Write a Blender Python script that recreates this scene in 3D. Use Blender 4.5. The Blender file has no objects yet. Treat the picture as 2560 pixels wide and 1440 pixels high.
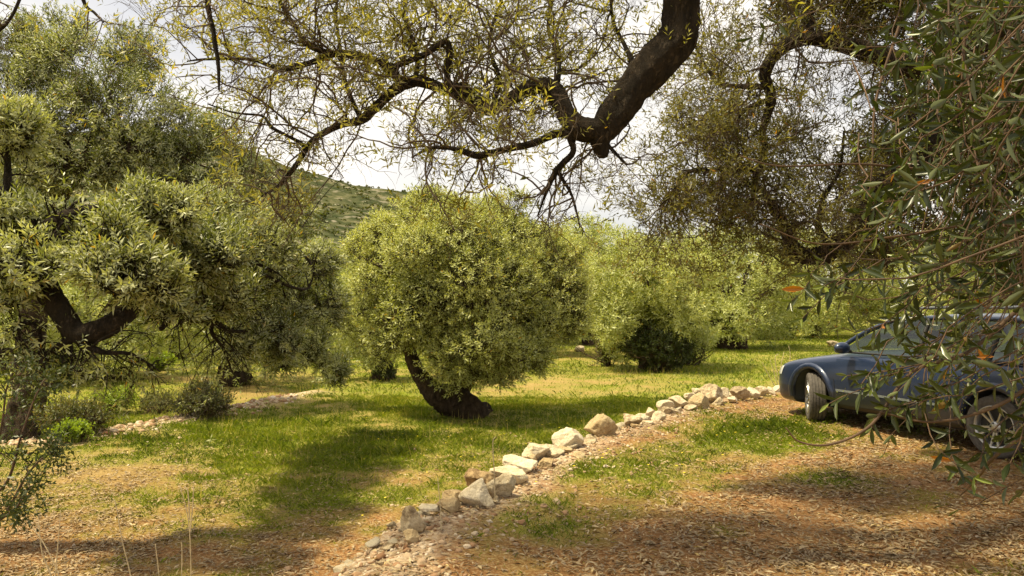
import bpy, bmesh, math, random
import numpy as np
from mathutils import Vector, Matrix
from mathutils.bvhtree import BVHTree

# ------------------------------------------------------------------ camera, sky, sun, exposure
scene = bpy.context.scene
COL = scene.collection
CAMZ = 1.70
FPX = 1920.0                       # focal length in pixels of the 2560 px wide photograph
PITCH = math.atan(25 / FPX)
cam_d = bpy.data.cameras.new('camera')
cam_d.lens = 27.0; cam_d.sensor_width = 36.0
cam_d.clip_start = 0.05; cam_d.clip_end = 6000
cam = bpy.data.objects.new('camera', cam_d); COL.objects.link(cam)
cam.location = (0, 0, CAMZ); cam.rotation_euler = (math.pi / 2 + PITCH, 0, 0)
scene.camera = cam

SUN_EL = math.radians(66); SUN_AZ = math.radians(-100)    # azimuth clockwise from +Y (high sun on the left)
world = bpy.data.worlds.new('World'); scene.world = world
world.use_nodes = True
nt = world.node_tree; nt.nodes.clear()
wout = nt.nodes.new('ShaderNodeOutputWorld'); bg = nt.nodes.new('ShaderNodeBackground')
sky = nt.nodes.new('ShaderNodeTexSky'); sky.sky_type = 'NISHITA'; sky.sun_disc = False
sky.sun_elevation = SUN_EL; sky.sun_rotation = SUN_AZ; sky.air_density = 1.0; sky.dust_density = 2.5
tc = nt.nodes.new('ShaderNodeTexCoord'); mp = nt.nodes.new('ShaderNodeMapping'); mp.inputs['Scale'].default_value = (1, 1, 2.6)
cl = nt.nodes.new('ShaderNodeTexNoise'); cl.inputs['Scale'].default_value = 2.2; cl.inputs['Detail'].default_value = 6
cr = nt.nodes.new('ShaderNodeMapRange'); cr.inputs['From Min'].default_value = .35; cr.inputs['From Max'].default_value = .62
cr.inputs['To Min'].default_value = .55; cr.inputs['To Max'].default_value = .98
mx = nt.nodes.new('ShaderNodeMixRGB'); cc = nt.nodes.new('ShaderNodeMixRGB'); cc.inputs['Color1'].default_value = (7.9, 7.5, 7.1, 1); cc.inputs['Color2'].default_value = (9.8, 9.2, 8.3, 1); nt.links.new(cc.outputs[0], mx.inputs['Color2'])
nt.links.new(tc.outputs['Generated'], mp.inputs['Vector']); nt.links.new(mp.outputs[0], cl.inputs['Vector'])
nt.links.new(cl.outputs['Fac'], cr.inputs['Value']); nt.links.new(cr.outputs[0], cc.inputs['Fac']); nt.links.new(cr.outputs[0], mx.inputs['Fac'])
nt.links.new(sky.outputs[0], mx.inputs['Color1']); nt.links.new(mx.outputs[0], bg.inputs['Color'])
bg.inputs['Strength'].default_value = 0.082
nt.links.new(bg.outputs[0], wout.inputs['Surface'])

sl = bpy.data.lights.new('sun', 'SUN'); sl.energy = 4.8; sl.angle = math.radians(3.0); sl.color = (1.0, .87, .57)
sun = bpy.data.objects.new('sun', sl); COL.objects.link(sun)
sd = Vector((math.sin(SUN_AZ) * math.cos(SUN_EL), math.cos(SUN_AZ) * math.cos(SUN_EL), math.sin(SUN_EL)))
sun.rotation_euler = sd.to_track_quat('Z', 'Y').to_euler()
vs = scene.view_settings
vs.view_transform = 'Standard'; vs.look = 'None'; vs.gamma = 1; vs.exposure = 0.7
scene.render.engine = 'CYCLES'
scene.cycles.max_bounces = 6; scene.cycles.diffuse_bounces = 3; scene.cycles.glossy_bounces = 2
scene.cycles.transmission_bounces = 4; scene.cycles.transparent_max_bounces = 6
scene.cycles.use_adaptive_sampling = True; scene.cycles.adaptive_threshold = 0.02

# ------------------------------------------------------------------ maths
RNG = np.random.default_rng(7)
CT, ST = math.cos(PITCH), math.sin(PITCH)
def P(px, py, d):
    px = np.asarray(px, float); py = np.asarray(py, float); d = np.asarray(d, float)
    a = (px - 1280) / FPX; b = (720 - py) / FPX
    return np.stack([a * d, d * (CT - b * ST), CAMZ + d * (ST + b * CT)], -1)
def proj(p):
    x, y, z = p[..., 0], p[..., 1], p[..., 2] - CAMZ
    d = y * CT + z * ST; u = -y * ST + z * CT
    d = np.where(d < .05, .05, d)
    return 1280 + x / d * FPX, 720 - u / d * FPX, d
def _h(ix, iy, iz, seed):
    h = (ix * 374761393 + iy * 668265263 + iz * 2147483647 + seed * 1274126177) & 0xffffffff
    h = ((h ^ (h >> 13)) * 1274126177) & 0xffffffff
    return ((h ^ (h >> 16)) & 0xffff) / 65535.0
def vnoise(p, seed=0):
    p = np.asarray(p, float)
    if p.shape[-1] == 2: p = np.concatenate([p, np.zeros(p.shape[:-1] + (1,))], -1)
    i = np.floor(p).astype(np.int64); f = p - i; f = f * f * (3 - 2 * f)
    r = 0
    for a in (0, 1):
        for b in (0, 1):
            for c in (0, 1):
                w = (f[..., 0] if a else 1 - f[..., 0]) * (f[..., 1] if b else 1 - f[..., 1]) * (f[..., 2] if c else 1 - f[..., 2])
                r = r + w * _h(i[..., 0] + a, i[..., 1] + b, i[..., 2] + c, seed)
    return r
def fbm(p, seed=0, o=4):
    r = 0; a = .5; s = 1.0; t = 0
    for k in range(o):
        r = r + a * vnoise(np.asarray(p) * s, seed + k * 17); t += a; a *= .5; s *= 2.03
    return r / t
def nrm(v): return v / np.maximum(np.linalg.norm(v, axis=-1, keepdims=True), 1e-9)
def sst(a, b, x):
    t = np.clip((x - a) / (b - a), 0, 1); return t * t * (3 - 2 * t)

# ------------------------------------------------------------------ mesh helpers
def mesh_np(name, V, F, mat=None, attrs=None, smooth=False):
    V = np.ascontiguousarray(V, np.float32).reshape(-1, 3)
    if not isinstance(F, (list, tuple)): F = [F]
    me = bpy.data.meshes.new(name); me.vertices.add(len(V)); me.vertices.foreach_set('co', V.ravel())
    idx = np.concatenate([f.ravel() for f in F]).astype(np.int32)
    sizes = np.concatenate([np.full(len(f), f.shape[1]) for f in F])
    st = np.concatenate([[0], np.cumsum(sizes)[:-1]]).astype(np.int32)
    me.loops.add(len(idx)); me.loops.foreach_set('vertex_index', idx)
    me.polygons.add(len(sizes)); me.polygons.foreach_set('loop_start', st)
    if smooth: me.polygons.foreach_set('use_smooth', np.ones(len(sizes), bool))
    me.update(calc_edges=True)
    if attrs:
        for k, (dom, arr) in attrs.items():
            a = me.attributes.new(k, 'FLOAT', dom); a.data.foreach_set('value', np.ascontiguousarray(arr, np.float32))
    if mat: me.materials.append(mat)
    return me
def link(name, me, parent=None, loc=None):
    o = bpy.data.objects.new(name, me); COL.objects.link(o)
    if parent is not None:
        o.parent = parent
        if loc is None: o.location = -Vector(parent.location)          # meshes are written in world coordinates
        else: o.location = loc
    elif loc is not None: o.location = loc
    return o
def tag(o, label=None, cat=None, group=None, kind=None):
    if label: o['label'] = label
    if cat: o['category'] = cat
    if group: o['group'] = group
    if kind: o['kind'] = kind
    return o
def empty(name, loc, label, cat, group=None):
    o = bpy.data.objects.new(name, None); COL.objects.link(o); o.location = loc; o.empty_display_size = .2
    return tag(o, label, cat, group)

class Acc:
    """collects quad arrays with a face value"""
    def __init__(s): s.V = []; s.F = []; s.A = []; s.n = 0
    def add(s, V, F, a):
        V = V.reshape(-1, 3); s.V.append(V.astype(np.float32)); s.F.append((F + s.n).astype(np.int32)); s.n += len(V)
        s.A.append(np.broadcast_to(np.asarray(a, np.float32), (len(F),)) if np.ndim(a) == 0 else a.astype(np.float32))
    def mesh(s, name, mat, smooth=False):
        if not s.V: return None
        kinds = {}
        for f, a in zip(s.F, s.A): kinds.setdefault(f.shape[1], []).append((f, a))
        Fs = []; As = []
        for k in kinds:
            Fs.append(np.concatenate([x[0] for x in kinds[k]])); As.append(np.concatenate([x[1] for x in kinds[k]]))
        return mesh_np(name, np.concatenate(s.V), Fs, mat, {'v': ('FACE', np.concatenate(As))}, smooth)

def tubes(pts, rad, sides=4, acc=None, val=.5, knob=0, seed=0):
    N, n, _ = pts.shape
    T = np.gradient(pts, axis=1); T = nrm(T)
    ref = np.cross(T.mean(1), np.array([.31, .77, .55])); ref = nrm(ref)[:, None, :]
    u = nrm(ref - (ref * T).sum(-1, keepdims=True) * T); w = np.cross(T, u)
    a = np.arange(sides) / sides * 2 * math.pi
    R = rad[:, :, None] * np.ones(sides)
    if knob:
        q = pts[:, :, None, :] + (u[:, :, None] * np.cos(a)[:, None] + w[:, :, None] * np.sin(a)[:, None]) * rad[:, :, None, None]
        s1 = q / np.maximum(rad.max(), .02)
        R = R * (1 + knob * (fbm(s1 * .8, seed, 3) - .5) * 2 + knob * 1.1 * (fbm(q * np.array([38, 38, 20.]), seed + 4, 3) - .5))
        tw = np.cos(a * 5 + np.arange(n)[:, None] * .12)[None]       # fluted, twisted wood
        R = R * (1 + knob * .25 * tw)
    V = pts[:, :, None, :] + (u[:, :, None] * np.cos(a)[:, None] + w[:, :, None] * np.sin(a)[:, None]) * R[..., None]
    base = (np.arange(N) * n * sides)[:, None, None]
    i = np.arange(n - 1)[None, :, None] * sides; j = np.arange(sides)[None, None]; j2 = (j + 1) % sides
    F = np.stack([base + i + j, base + i + j2, base + i + sides + j2, base + i + sides + j], -1).reshape(-1, 4)
    if acc is not None: acc.add(V, F, val)
    return V, F
def catmull(c, m):
    c = np.asarray(c, float); c = np.concatenate([[2 * c[0] - c[1]], c, [2 * c[-1] - c[-2]]])
    out = []
    for i in range(1, len(c) - 2):
        t = np.linspace(0, 1, m, endpoint=False)[:, None]
        p0, p1, p2, p3 = c[i - 1], c[i], c[i + 1], c[i + 2]
        out.append(.5 * ((2 * p1) + (-p0 + p2) * t + (2 * p0 - 5 * p1 + 4 * p2 - p3) * t ** 2 + (-p0 + 3 * p1 - 3 * p2 + p3) * t ** 3))
    out.append(c[-2][None]); return np.concatenate(out)
def limb(acc, pts, rads, m=6, sides=12, knob=.18, wob=0.0, seed=0):
    """one smooth knobbly limb through control points; the end tapers shut"""
    c = np.concatenate([np.asarray(pts, float), np.asarray(rads, float)[:, None]], 1)
    q = catmull(c, m); p = q[:, :3]; r = np.maximum(q[:, 3], .002)
    if wob:
        for k in range(3): p[:, k] += (fbm(p * (3.0 / 1) + k * 9.1, seed + k, 3) - .5) * wob
    e = nrm((p[-1] - p[-2])[None])[0]
    p = np.concatenate([p, [p[-1] + e * r[-1] * .5, p[-1] + e * r[-1] * .7]]); r = np.concatenate([r, [r[-1] * .7, r[-1] * .02]])
    tubes(p[None], r[None], sides, acc, .5, knob, seed)
    return p[:-2], r[:-2]
def pxlimb(acc, spec, d0=None, **k):
    """limb traced as (px, py, depth, radius in metres)"""
    s = np.array(spec, float); return limb(acc, P(s[:, 0], s[:, 1], s[:, 2]), s[:, 3], **k)

def grow(st, dr, ln, rd, rng, n=6, wob=.35, trop=(0, 0, 0), tip=.35):
    N = len(st); pts = np.zeros((N, n, 3)); pts[:, 0] = st; d = nrm(dr.copy()); s = (ln / (n - 1))[:, None]
    tr = np.asarray(trop, float)
    for i in range(1, n):
        d = nrm(d + rng.normal(0, wob, (N, 3)) * .6 + tr); pts[:, i] = pts[:, i - 1] + d * s
    return pts, rd[:, None] * np.linspace(1, tip, n)[None]
def spawn(pts, rad, m, rng, t0=.15, a=(35, 75), lf=(.35, .7), rf=.6, up=0, rmin=.0015):
    N, n, _ = pts.shape; L = np.linalg.norm(np.diff(pts, axis=1), axis=-1).sum(1)
    b = np.repeat(np.arange(N), m); t = t0 + (1 - t0) * rng.random(len(b)); f = t * (n - 1); i = np.minimum(f.astype(int), n - 2); g = (f - i)[:, None]
    st = pts[b, i] * (1 - g) + pts[b, i + 1] * g
    T = nrm(pts[b, i + 1] - pts[b, i]); r = nrm(np.cross(T, rng.normal(size=(len(b), 3))))
    an = np.radians(rng.uniform(a[0], a[1], len(b)))[:, None]
    d = T * np.cos(an) + r * np.sin(an); d[:, 2] += up
    rr = rad[b, i] * rf * rng.uniform(.7, 1.1, len(b))
    return st, nrm(d), L[b] * rng.uniform(lf[0], lf[1], len(b)) * (1.1 - .45 * t), np.maximum(rr, rmin)

# leaves ------------------------------------------------------------
QUAD = np.array([[0, 0, 0], [.45, .5, .06], [1, 0, -.04], [.45, -.5, .06]])                 # along, across, normal
LENS = np.array([[0, 0, 0], [1, 0, -.10], [.20, .30, .04], [.52, .5, .05], [.82, .30, -.02], [.20, -.30, .04], [.52, -.5, .05], [.82, -.30, -.02]])
def leaves(acc, base, ax, nor, ln, wd, val, lens=False):
    ax = nrm(ax); w = nrm(np.cross(nor, ax)); nn = np.cross(ax, w); N = len(base)
    S = LENS if lens else QUAD
    V = base[:, None] + ax[:, None] * (S[:, 0:1] * ln[:, None, None]) + w[:, None] * (S[:, 1:2] * wd[:, None, None]) + nn[:, None] * (S[:, 2:3] * ln[:, None, None])
    k = len(S)
    if lens:
        F = np.array([[0, 1, 4, 3, 2], [0, 5, 6, 7, 1]]); F = (np.arange(N)[:, None, None] * k + F[None]).reshape(-1, 5); val = np.repeat(val, 2)
    else: F = np.arange(N * 4).reshape(N, 4)
    acc.add(V, F, val)
def sprig(rng, pairs, L, ll, lw, lens=False):
    b = []; ax = []; no = []; le = []; wi = []
    az = rng.random() * 6.28
    for k in range(pairs):
        t = (k + .6) / pairs; az += 1.35 + rng.normal(0, .25)
        for s in (0, math.pi):
            an = math.radians(68 - 42 * t + rng.normal(0, 9)); r = np.array([math.cos(az + s), math.sin(az + s), 0])
            d = r * math.sin(an) + np.array([0, 0, math.cos(an)])
            b.append([0, 0, L * t]); ax.append(d); no.append(np.array([0, 0, 1.0]) + rng.normal(0, .25, 3) - r * .3)
            q = (.65 + .55 * math.sin(math.pi * min(1, t * .8 + .15))) * rng.uniform(.8, 1.15); le.append(ll * q); wi.append(lw * q)
    a = Acc(); leaves(a, np.array(b), np.array(ax), np.array(no), np.array(le), np.array(wi), np.zeros(len(b)), lens)
    k = 8 if lens else 4
    return a.V[0].reshape(len(b), k, 3)
def put_sprigs(acc, temps, pos, dr, sc, rng, val=None, lens=False, stems=None, L=.2):
    dr = nrm(dr); u = nrm(np.cross(dr, rng.normal(size=dr.shape))); w = np.cross(dr, u)
    M = np.stack([u, w, dr], -1) * sc[:, None, None]
    ch = rng.integers(0, len(temps), len(pos))
    for i, T in enumerate(temps):
        m = ch == i
        if not m.any(): continue
        V = np.einsum('nij,lkj->nlki', M[m], T) + pos[m][:, None, None]
        n = m.sum() * len(T); v = np.clip((val[m][:, None] + rng.normal(0, .12, (m.sum(), len(T)))).ravel(), 0, .9); v[rng.random(n) < .012] = 1
        if lens:
            F = np.array([[0, 1, 4, 3, 2], [0, 5, 6, 7, 1]]); F = (np.arange(n)[:, None, None] * 8 + F[None]).reshape(-1, 5); v = np.repeat(v, 2)
        else: F = np.arange(n * 4).reshape(-1, 4)
        acc.add(V.reshape(-1, 3), F, np.clip(v, 0, 1))
    if stems is not None:
        pts = np.stack([pos - dr * L * .8 * sc[:, None], pos + dr * L * .5 * sc[:, None], pos + dr * L * .95 * sc[:, None]], 1)
        tubes(pts, np.stack([sc * .004, sc * .0028, sc * .0015], 1), 3, stems, .5)

# ------------------------------------------------------------------ materials
def newmat(name):
    m = bpy.data.materials.new(name); m.use_nodes = True; n = m.node_tree; n.nodes.clear()
    o = n.nodes.new('ShaderNodeOutputMaterial'); return m, n, o
def ramp(n, stops, interp='LINEAR'):
    r = n.nodes.new('ShaderNodeValToRGB'); e = r.color_ramp.elements; r.color_ramp.interpolation = interp
    e[0].position = stops[0][0]; e[0].color = (*stops[0][1], 1); e[1].position = stops[-1][0]; e[1].color = (*stops[-1][1], 1)
    for p, c in stops[1:-1]: x = e.new(p); x.color = (*c, 1)
    return r
def leaf_mat(name, stops, under, trans=.32, rough=.42, transcol=None, underfac=.75):
    m, n, o = newmat(name)
    a = n.nodes.new('ShaderNodeAttribute'); a.attribute_name = 'v'
    r = ramp(n, stops); n.links.new(a.outputs['Fac'], r.inputs['Fac'])
    g = n.nodes.new('ShaderNodeNewGeometry')
    mu = n.nodes.new('ShaderNodeMath'); mu.operation = 'MULTIPLY'; mu.inputs[1].default_value = underfac
    n.links.new(g.outputs['Backfacing'], mu.inputs[0])
    mixc = n.nodes.new('ShaderNodeMixRGB'); mixc.inputs['Color2'].default_value = (*under, 1)
    n.links.new(mu.outputs[0], mixc.inputs['Fac']); n.links.new(r.outputs[0], mixc.inputs['Color1'])
    p = n.nodes.new('ShaderNodeBsdfPrincipled'); p.inputs['Roughness'].default_value = rough; p.inputs['Specular IOR Level'].default_value = .4
    n.links.new(mixc.outputs[0], p.inputs['Base Color'])
    t = n.nodes.new('ShaderNodeBsdfTranslucent')
    tm = n.nodes.new('ShaderNodeMixRGB'); tm.blend_type = 'MULTIPLY'; tm.inputs['Fac'].default_value = 1
    tm.inputs['Color2'].default_value = (*(transcol or (1.5, 1.45, .6)), 1); n.links.new(r.outputs[0], tm.inputs['Color1'])
    n.links.new(tm.outputs[0], t.inputs['Color'])
    s = n.nodes.new('ShaderNodeMixShader'); s.inputs[0].default_value = trans
    n.links.new(p.outputs[0], s.inputs[1]); n.links.new(t.outputs[0], s.inputs[2]); n.links.new(s.outputs[0], o.inputs[0])
    return m
def bark_mat(name, c1, c2, sc=14, bump=.6):
    m, n, o = newmat(name)
    t = n.nodes.new('ShaderNodeTexCoord'); mp = n.nodes.new('ShaderNodeMapping'); mp.inputs['Scale'].default_value = (1, 1, .45)
    n.links.new(t.outputs['Object'], mp.inputs[0])
    x = n.nodes.new('ShaderNodeTexNoise'); x.inputs['Scale'].default_value = sc; x.inputs['Detail'].default_value = 8; x.inputs['Roughness'].default_value = .7
    v = n.nodes.new('ShaderNodeTexVoronoi'); v.inputs['Scale'].default_value = sc * 2.2; v.feature = 'DISTANCE_TO_EDGE'
    n.links.new(mp.outputs[0], x.inputs['Vector'])
    mv = n.nodes.new('ShaderNodeMixRGB'); mv.inputs[0].default_value = .12; n.links.new(mp.outputs[0], mv.inputs[1]); n.links.new(x.outputs['Color'], mv.inputs[2]); n.links.new(mv.outputs[0], v.inputs['Vector'])
    r = ramp(n, [(.3, c1), (.7, c2)]); n.links.new(x.outputs['Fac'], r.inputs[0])
    p = n.nodes.new('ShaderNodeBsdfPrincipled'); p.inputs['Roughness'].default_value = .9; p.inputs['Specular IOR Level'].default_value = .2
    n.links.new(r.outputs[0], p.inputs['Base Color'])
    ad = n.nodes.new('ShaderNodeMath'); ad.operation = 'ADD'
    mr = n.nodes.new('ShaderNodeMapRange'); mr.inputs['From Max'].default_value = .25; n.links.new(v.outputs['Distance'], mr.inputs['Value'])
    n.links.new(mr.outputs[0], ad.inputs[0]); n.links.new(x.outputs['Fac'], ad.inputs[1])
    b = n.nodes.new('ShaderNodeBump'); b.inputs['Strength'].default_value = bump; b.inputs['Distance'].default_value = .025
    n.links.new(ad.outputs[0], b.inputs['Height']); n.links.new(b.outputs[0], p.inputs['Normal']); n.links.new(p.outputs[0], o.inputs[0])
    return m
def simple(name, col, rough=.5, metal=0, coat=0, spec=.5, noise=0, nscale=30, bump=0):
    m, n, o = newmat(name); p = n.nodes.new('ShaderNodeBsdfPrincipled')
    p.inputs['Base Color'].default_value = (*col, 1); p.inputs['Roughness'].default_value = rough; p.inputs['Metallic'].default_value = metal
    p.inputs['Coat Weight'].default_value = coat; p.inputs['Specular IOR Level'].default_value = spec
    if noise or bump:
        t = n.nodes.new('ShaderNodeTexCoord'); x = n.nodes.new('ShaderNodeTexNoise'); x.inputs['Scale'].default_value = nscale; x.inputs['Detail'].default_value = 6
        n.links.new(t.outputs['Object'], x.inputs['Vector'])
        if noise:
            r = ramp(n, [(.3, tuple(c * (1 - noise) for c in col)), (.7, tuple(min(1, c * (1 + noise)) for c in col))])
            n.links.new(x.outputs['Fac'], r.inputs[0]); n.links.new(r.outputs[0], p.inputs['Base Color'])
        if bump:
            b = n.nodes.new('ShaderNodeBump'); b.inputs['Strength'].default_value = bump; b.inputs['Distance'].default_value = .01
            n.links.new(x.outputs['Fac'], b.inputs['Height']); n.links.new(b.outputs[0], p.inputs['Normal'])
    n.links.new(p.outputs[0], o.inputs[0]); return m

M_LEAF = leaf_mat('olive_leaf', [(0, (.07, .10, .010)), (.3, (.20, .24, .035)), (.6, (.36, .39, .105)), (.9, (.52, .54, .21)), (1, (.56, .33, .03))], (.50, .53, .22))
M_LEAFGREY = leaf_mat('silvery_olive_leaf', [(0, (.045, .065, .010)), (.3, (.15, .18, .03)), (.6, (.31, .34, .115)), (.92, (.50, .52, .29)), (1, (.52, .32, .03))], (.48, .50, .31))
M_LEAFDRY = leaf_mat('thin_olive_leaf', [(0, (.08, .09, .015)), (.35, (.18, .18, .035)), (.7, (.34, .32, .08)), (.9, (.38, .36, .13)), (1, (.42, .26, .04))], (.38, .36, .14), trans=.55)
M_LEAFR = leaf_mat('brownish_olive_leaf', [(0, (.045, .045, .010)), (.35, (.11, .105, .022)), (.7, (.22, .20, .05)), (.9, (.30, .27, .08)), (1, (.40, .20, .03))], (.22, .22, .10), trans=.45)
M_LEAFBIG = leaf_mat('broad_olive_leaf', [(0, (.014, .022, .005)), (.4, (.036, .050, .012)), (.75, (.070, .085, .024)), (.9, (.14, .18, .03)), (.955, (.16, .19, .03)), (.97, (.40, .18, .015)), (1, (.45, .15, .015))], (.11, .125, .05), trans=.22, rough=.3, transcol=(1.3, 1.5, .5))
M_TWIGS = simple('olive_twig', (.075, .050, .030), .8, noise=.4, nscale=10)
M_BUD = leaf_mat('flower_bud', [(0, (.12, .15, .02)), (1, (.3, .32, .05))], (.2, .22, .05))
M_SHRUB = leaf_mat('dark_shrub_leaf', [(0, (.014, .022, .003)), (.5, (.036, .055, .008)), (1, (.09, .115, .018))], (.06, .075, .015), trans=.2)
M_LIME = leaf_mat('lime_shrub_leaf', [(0, (.09, .14, .01)), (.5, (.20, .28, .02)), (1, (.34, .40, .03))], (.3, .4, .05), trans=.4)
M_BUSH = leaf_mat('scrub_leaf', [(0, (.04, .06, .012)), (.5, (.11, .12, .02)), (1, (.24, .18, .04))], (.12, .13, .05), trans=.25)
M_BARK = bark_mat('olive_bark', (.012, .009, .006), (.075, .054, .035), 16, 1.0)
M_BARK2 = bark_mat('dark_olive_bark', (.016, .010, .007), (.13, .09, .055), 11, 1.0)
M_TWIG = simple('twig_bark', (.075, .042, .022), .85, noise=.5, nscale=12)
M_TWIG2 = simple('reddish_twig_bark', (.085, .048, .024), .8, noise=.4, nscale=20)

# ------------------------------------------------------------------ terrain
WALL = np.array([(-2.2, -6), (-1.7, 0), (-1.35, 3), (-1.02, 4.7), (-.83, 5.88), (-.30, 6.7), (.08, 7.68), (.65, 8.94), (1.1, 9.6), (1.78, 10.7), (3.1, 12.8), (4.96, 14.2), (9, 16.0), (20, 19), (80, 26)])
def wall_s(x, y):
    """signed distance to the stone edge, positive on the terrace (right) side"""
    p = np.stack([x, y], -1); best = np.full(x.shape, 1e9)
    for a, b in zip(WALL[:-1], WALL[1:]):
        ab = b - a; t = np.clip(((p - a) @ ab) / (ab @ ab), 0, 1); q = a + t[..., None] * ab
        best = np.minimum(best, np.linalg.norm(p - q, axis=-1))
    return np.where(x > np.interp(y, WALL[:, 1], WALL[:, 0]), best, -best)
BAND = np.array([(-40, 7), (-16, 8.8), (-10, 9.9), (-6.9, 11.6), (-5.7, 14.1), (-4.6, 17.0), (-4.0, 20), (-3.5, 30), (-3, 60)])
def band_s(x, y):
    """distance to the far gravel edge, positive beyond it"""
    p = np.stack([x, y], -1); best = np.full(x.shape, 1e9)
    for a, b in zip(BAND[:-1], BAND[1:]):
        ab = b - a; t = np.clip(((p - a) @ ab) / (ab @ ab), 0, 1); q = a + t[..., None] * ab
        best = np.minimum(best, np.linalg.norm(p - q, axis=-1))
    return np.where(y > np.interp(x, BAND[:, 0], BAND[:, 1]), best, -best)
def gz(x, y):
    x = np.asarray(x, float); y = np.asarray(y, float)
    s = wall_s(x, y)
    z = -.5 + .5 * sst(-.42, -.02, s)
    b = band_s(x, y); fade = sst(26, 17, y)
    z = z - .45 * sst(0, 1.6, b) * fade + .07 * np.exp(-(b / .5) ** 2) * sst(22, 15, y)
    far = sst(3, 9, -s)
    z = z + far * (.22 * (fbm(np.stack([x, y], -1) * .11, 5, 3) - .5)) + .03 * (fbm(np.stack([x, y], -1) * .9, 8, 3) - .5)
    z = z + .10 * sst(.0, .35, s) * sst(1.3, .5, s) * .8
    r = np.hypot(x, y); z = z + .012 * np.maximum(r - 45, 0)
    return z
def ground_hit(px, py, it=8):
    px = np.asarray(px, float); py = np.asarray(py, float)
    z = np.full(px.shape, -.3); D = P(px, py, np.ones(px.shape)) - np.array([0, 0, CAMZ])
    for _ in range(it):
        t = np.minimum((CAMZ - z) / np.maximum(-D[..., 2], 1e-3), 200); q = D * t[..., None]; z = .5 * z + .5 * gz(q[..., 0], q[..., 1])
    return np.stack([q[..., 0], q[..., 1], gz(q[..., 0], q[..., 1])], -1)
# grass cover, painted from where grass grows in the photo: (px, py, rx, ry, amount)
GR = [(800, 1110, 520, 55, 1.2), (1000, 1020, 420, 70, .9), (1500, 990, 300, 75, 1.0), (1350, 1060, 220, 50, .9), (850, 1245, 330, 34, .95), (1180, 1150, 260, 42, .8),
      (560, 1225, 330, 22, .5), (300, 1150, 160, 30, .4), (1780, 930, 300, 60, 1.2), (1900, 870, 250, 30, 1.3), (1380, 900, 200, 40, .9), (1600, 1010, 250, 40, .8),
      (1890, 1085, 240, 62, 1.35), (1560, 1165, 300, 55, 1.05), (1360, 1280, 230, 80, .66), (1680, 1130, 130, 45, .9), (2080, 1190, 190, 34, .75), (1830, 1345, 160, 50, .4), (1850, 1215, 160, 26, .6),
      (1300, 1400, 140, 40, .35), (2300, 1120, 150, 40, .5), (400, 990, 350, 50, .7), (120, 960, 250, 40, .6), (700, 1000, 260, 40, .6), (350, 1390, 160, 40, .35), (700, 1340, 160, 26, .4), (950, 1290, 120, 30, .5), (620, 870, 300, 25, .9)]
BR = [(150, 1360, 450, 100, .62), (820, 1400, 260, 75, .5), (300, 1205, 260, 26, .3), (1300, 965, 170, 12, .5), (620, 985, 150, 20, .6), (560, 945, 260, 16, .5), (900, 1195, 180, 20, .45), (1500, 980, 160, 14, .3), (1560, 905, 190, 18, .2), (300, 1180, 220, 28, .3), (1130, 1010, 90, 25, .3), (1380, 945, 160, 14, .3)]
def cover(x, y, z):
    px, py, d = proj(np.stack([x, y, z], -1)); s = wall_s(x, y)
    g = np.where(s < -.6, .66 + .16 * sst(9, 14, d), .2) + np.zeros_like(x); 
    for a, b, rx, ry, k in GR: g = np.maximum(g, k * np.exp(-((px - a) / rx) ** 2 - ((py - b) / ry) ** 2))
    for a, b, rx, ry, k in BR: g = g - k * np.exp(-((px - a) / rx) ** 2 - ((py - b) / ry) ** 2)
    out = (px < -100) | (px > 2700) | (py > 1500) | (d < 2)
    g = np.where(out, .45, g)
    g = g + 1.0 * (fbm(np.stack([x, y], -1) * .9, 31, 4) - .5) + .9 * (fbm(np.stack([x, y], -1) * 4.5, 37, 3) - .5)
    gr = np.clip(sst(.75, .25, s) * sst(-.35, -.1, s) + .75 * np.exp(-(band_s(x, y) / .38) ** 2) * (y < 17.5), 0, 1)
    gr = np.clip(gr + .5 * (fbm(np.stack([x, y], -1) * 2.3, 41, 3) - .5) * (gr > .05), 0, 1)
    return np.clip(g, 0, 1) * (1 - gr), gr
def axis(lo, hi, st, far, n):
    k = np.geomspace(st * 1.5, far, n); return np.concatenate([(lo - np.cumsum(k))[::-1], np.arange(lo, hi, st), hi + np.cumsum(k)])
xs = axis(-16, 13, .11, 420, 34); ys = np.concatenate([(-np.cumsum(np.geomspace(.3, 60, 14)))[::-1] + 2, np.arange(2, 26, .11), 26 + np.cumsum(np.geomspace(.15, 420, 38))])
X, Y = np.meshgrid(xs, ys); Z = gz(X, Y); g_, b_ = cover(X, Y, Z)
Z = Z + .018 * (fbm(np.stack([X, Y], -1) * 5, 71, 3) - .5) * (np.hypot(X, Y) < 30) + b_ * .03 * (vnoise(np.stack([X, Y], -1) * 9, 3) - .5)
nx, ny = len(xs), len(ys); I = np.arange(nx * ny).reshape(ny, nx)
F = np.stack([I[:-1, :-1], I[:-1, 1:], I[1:, 1:], I[1:, :-1]], -1).reshape(-1, 4)
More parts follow.
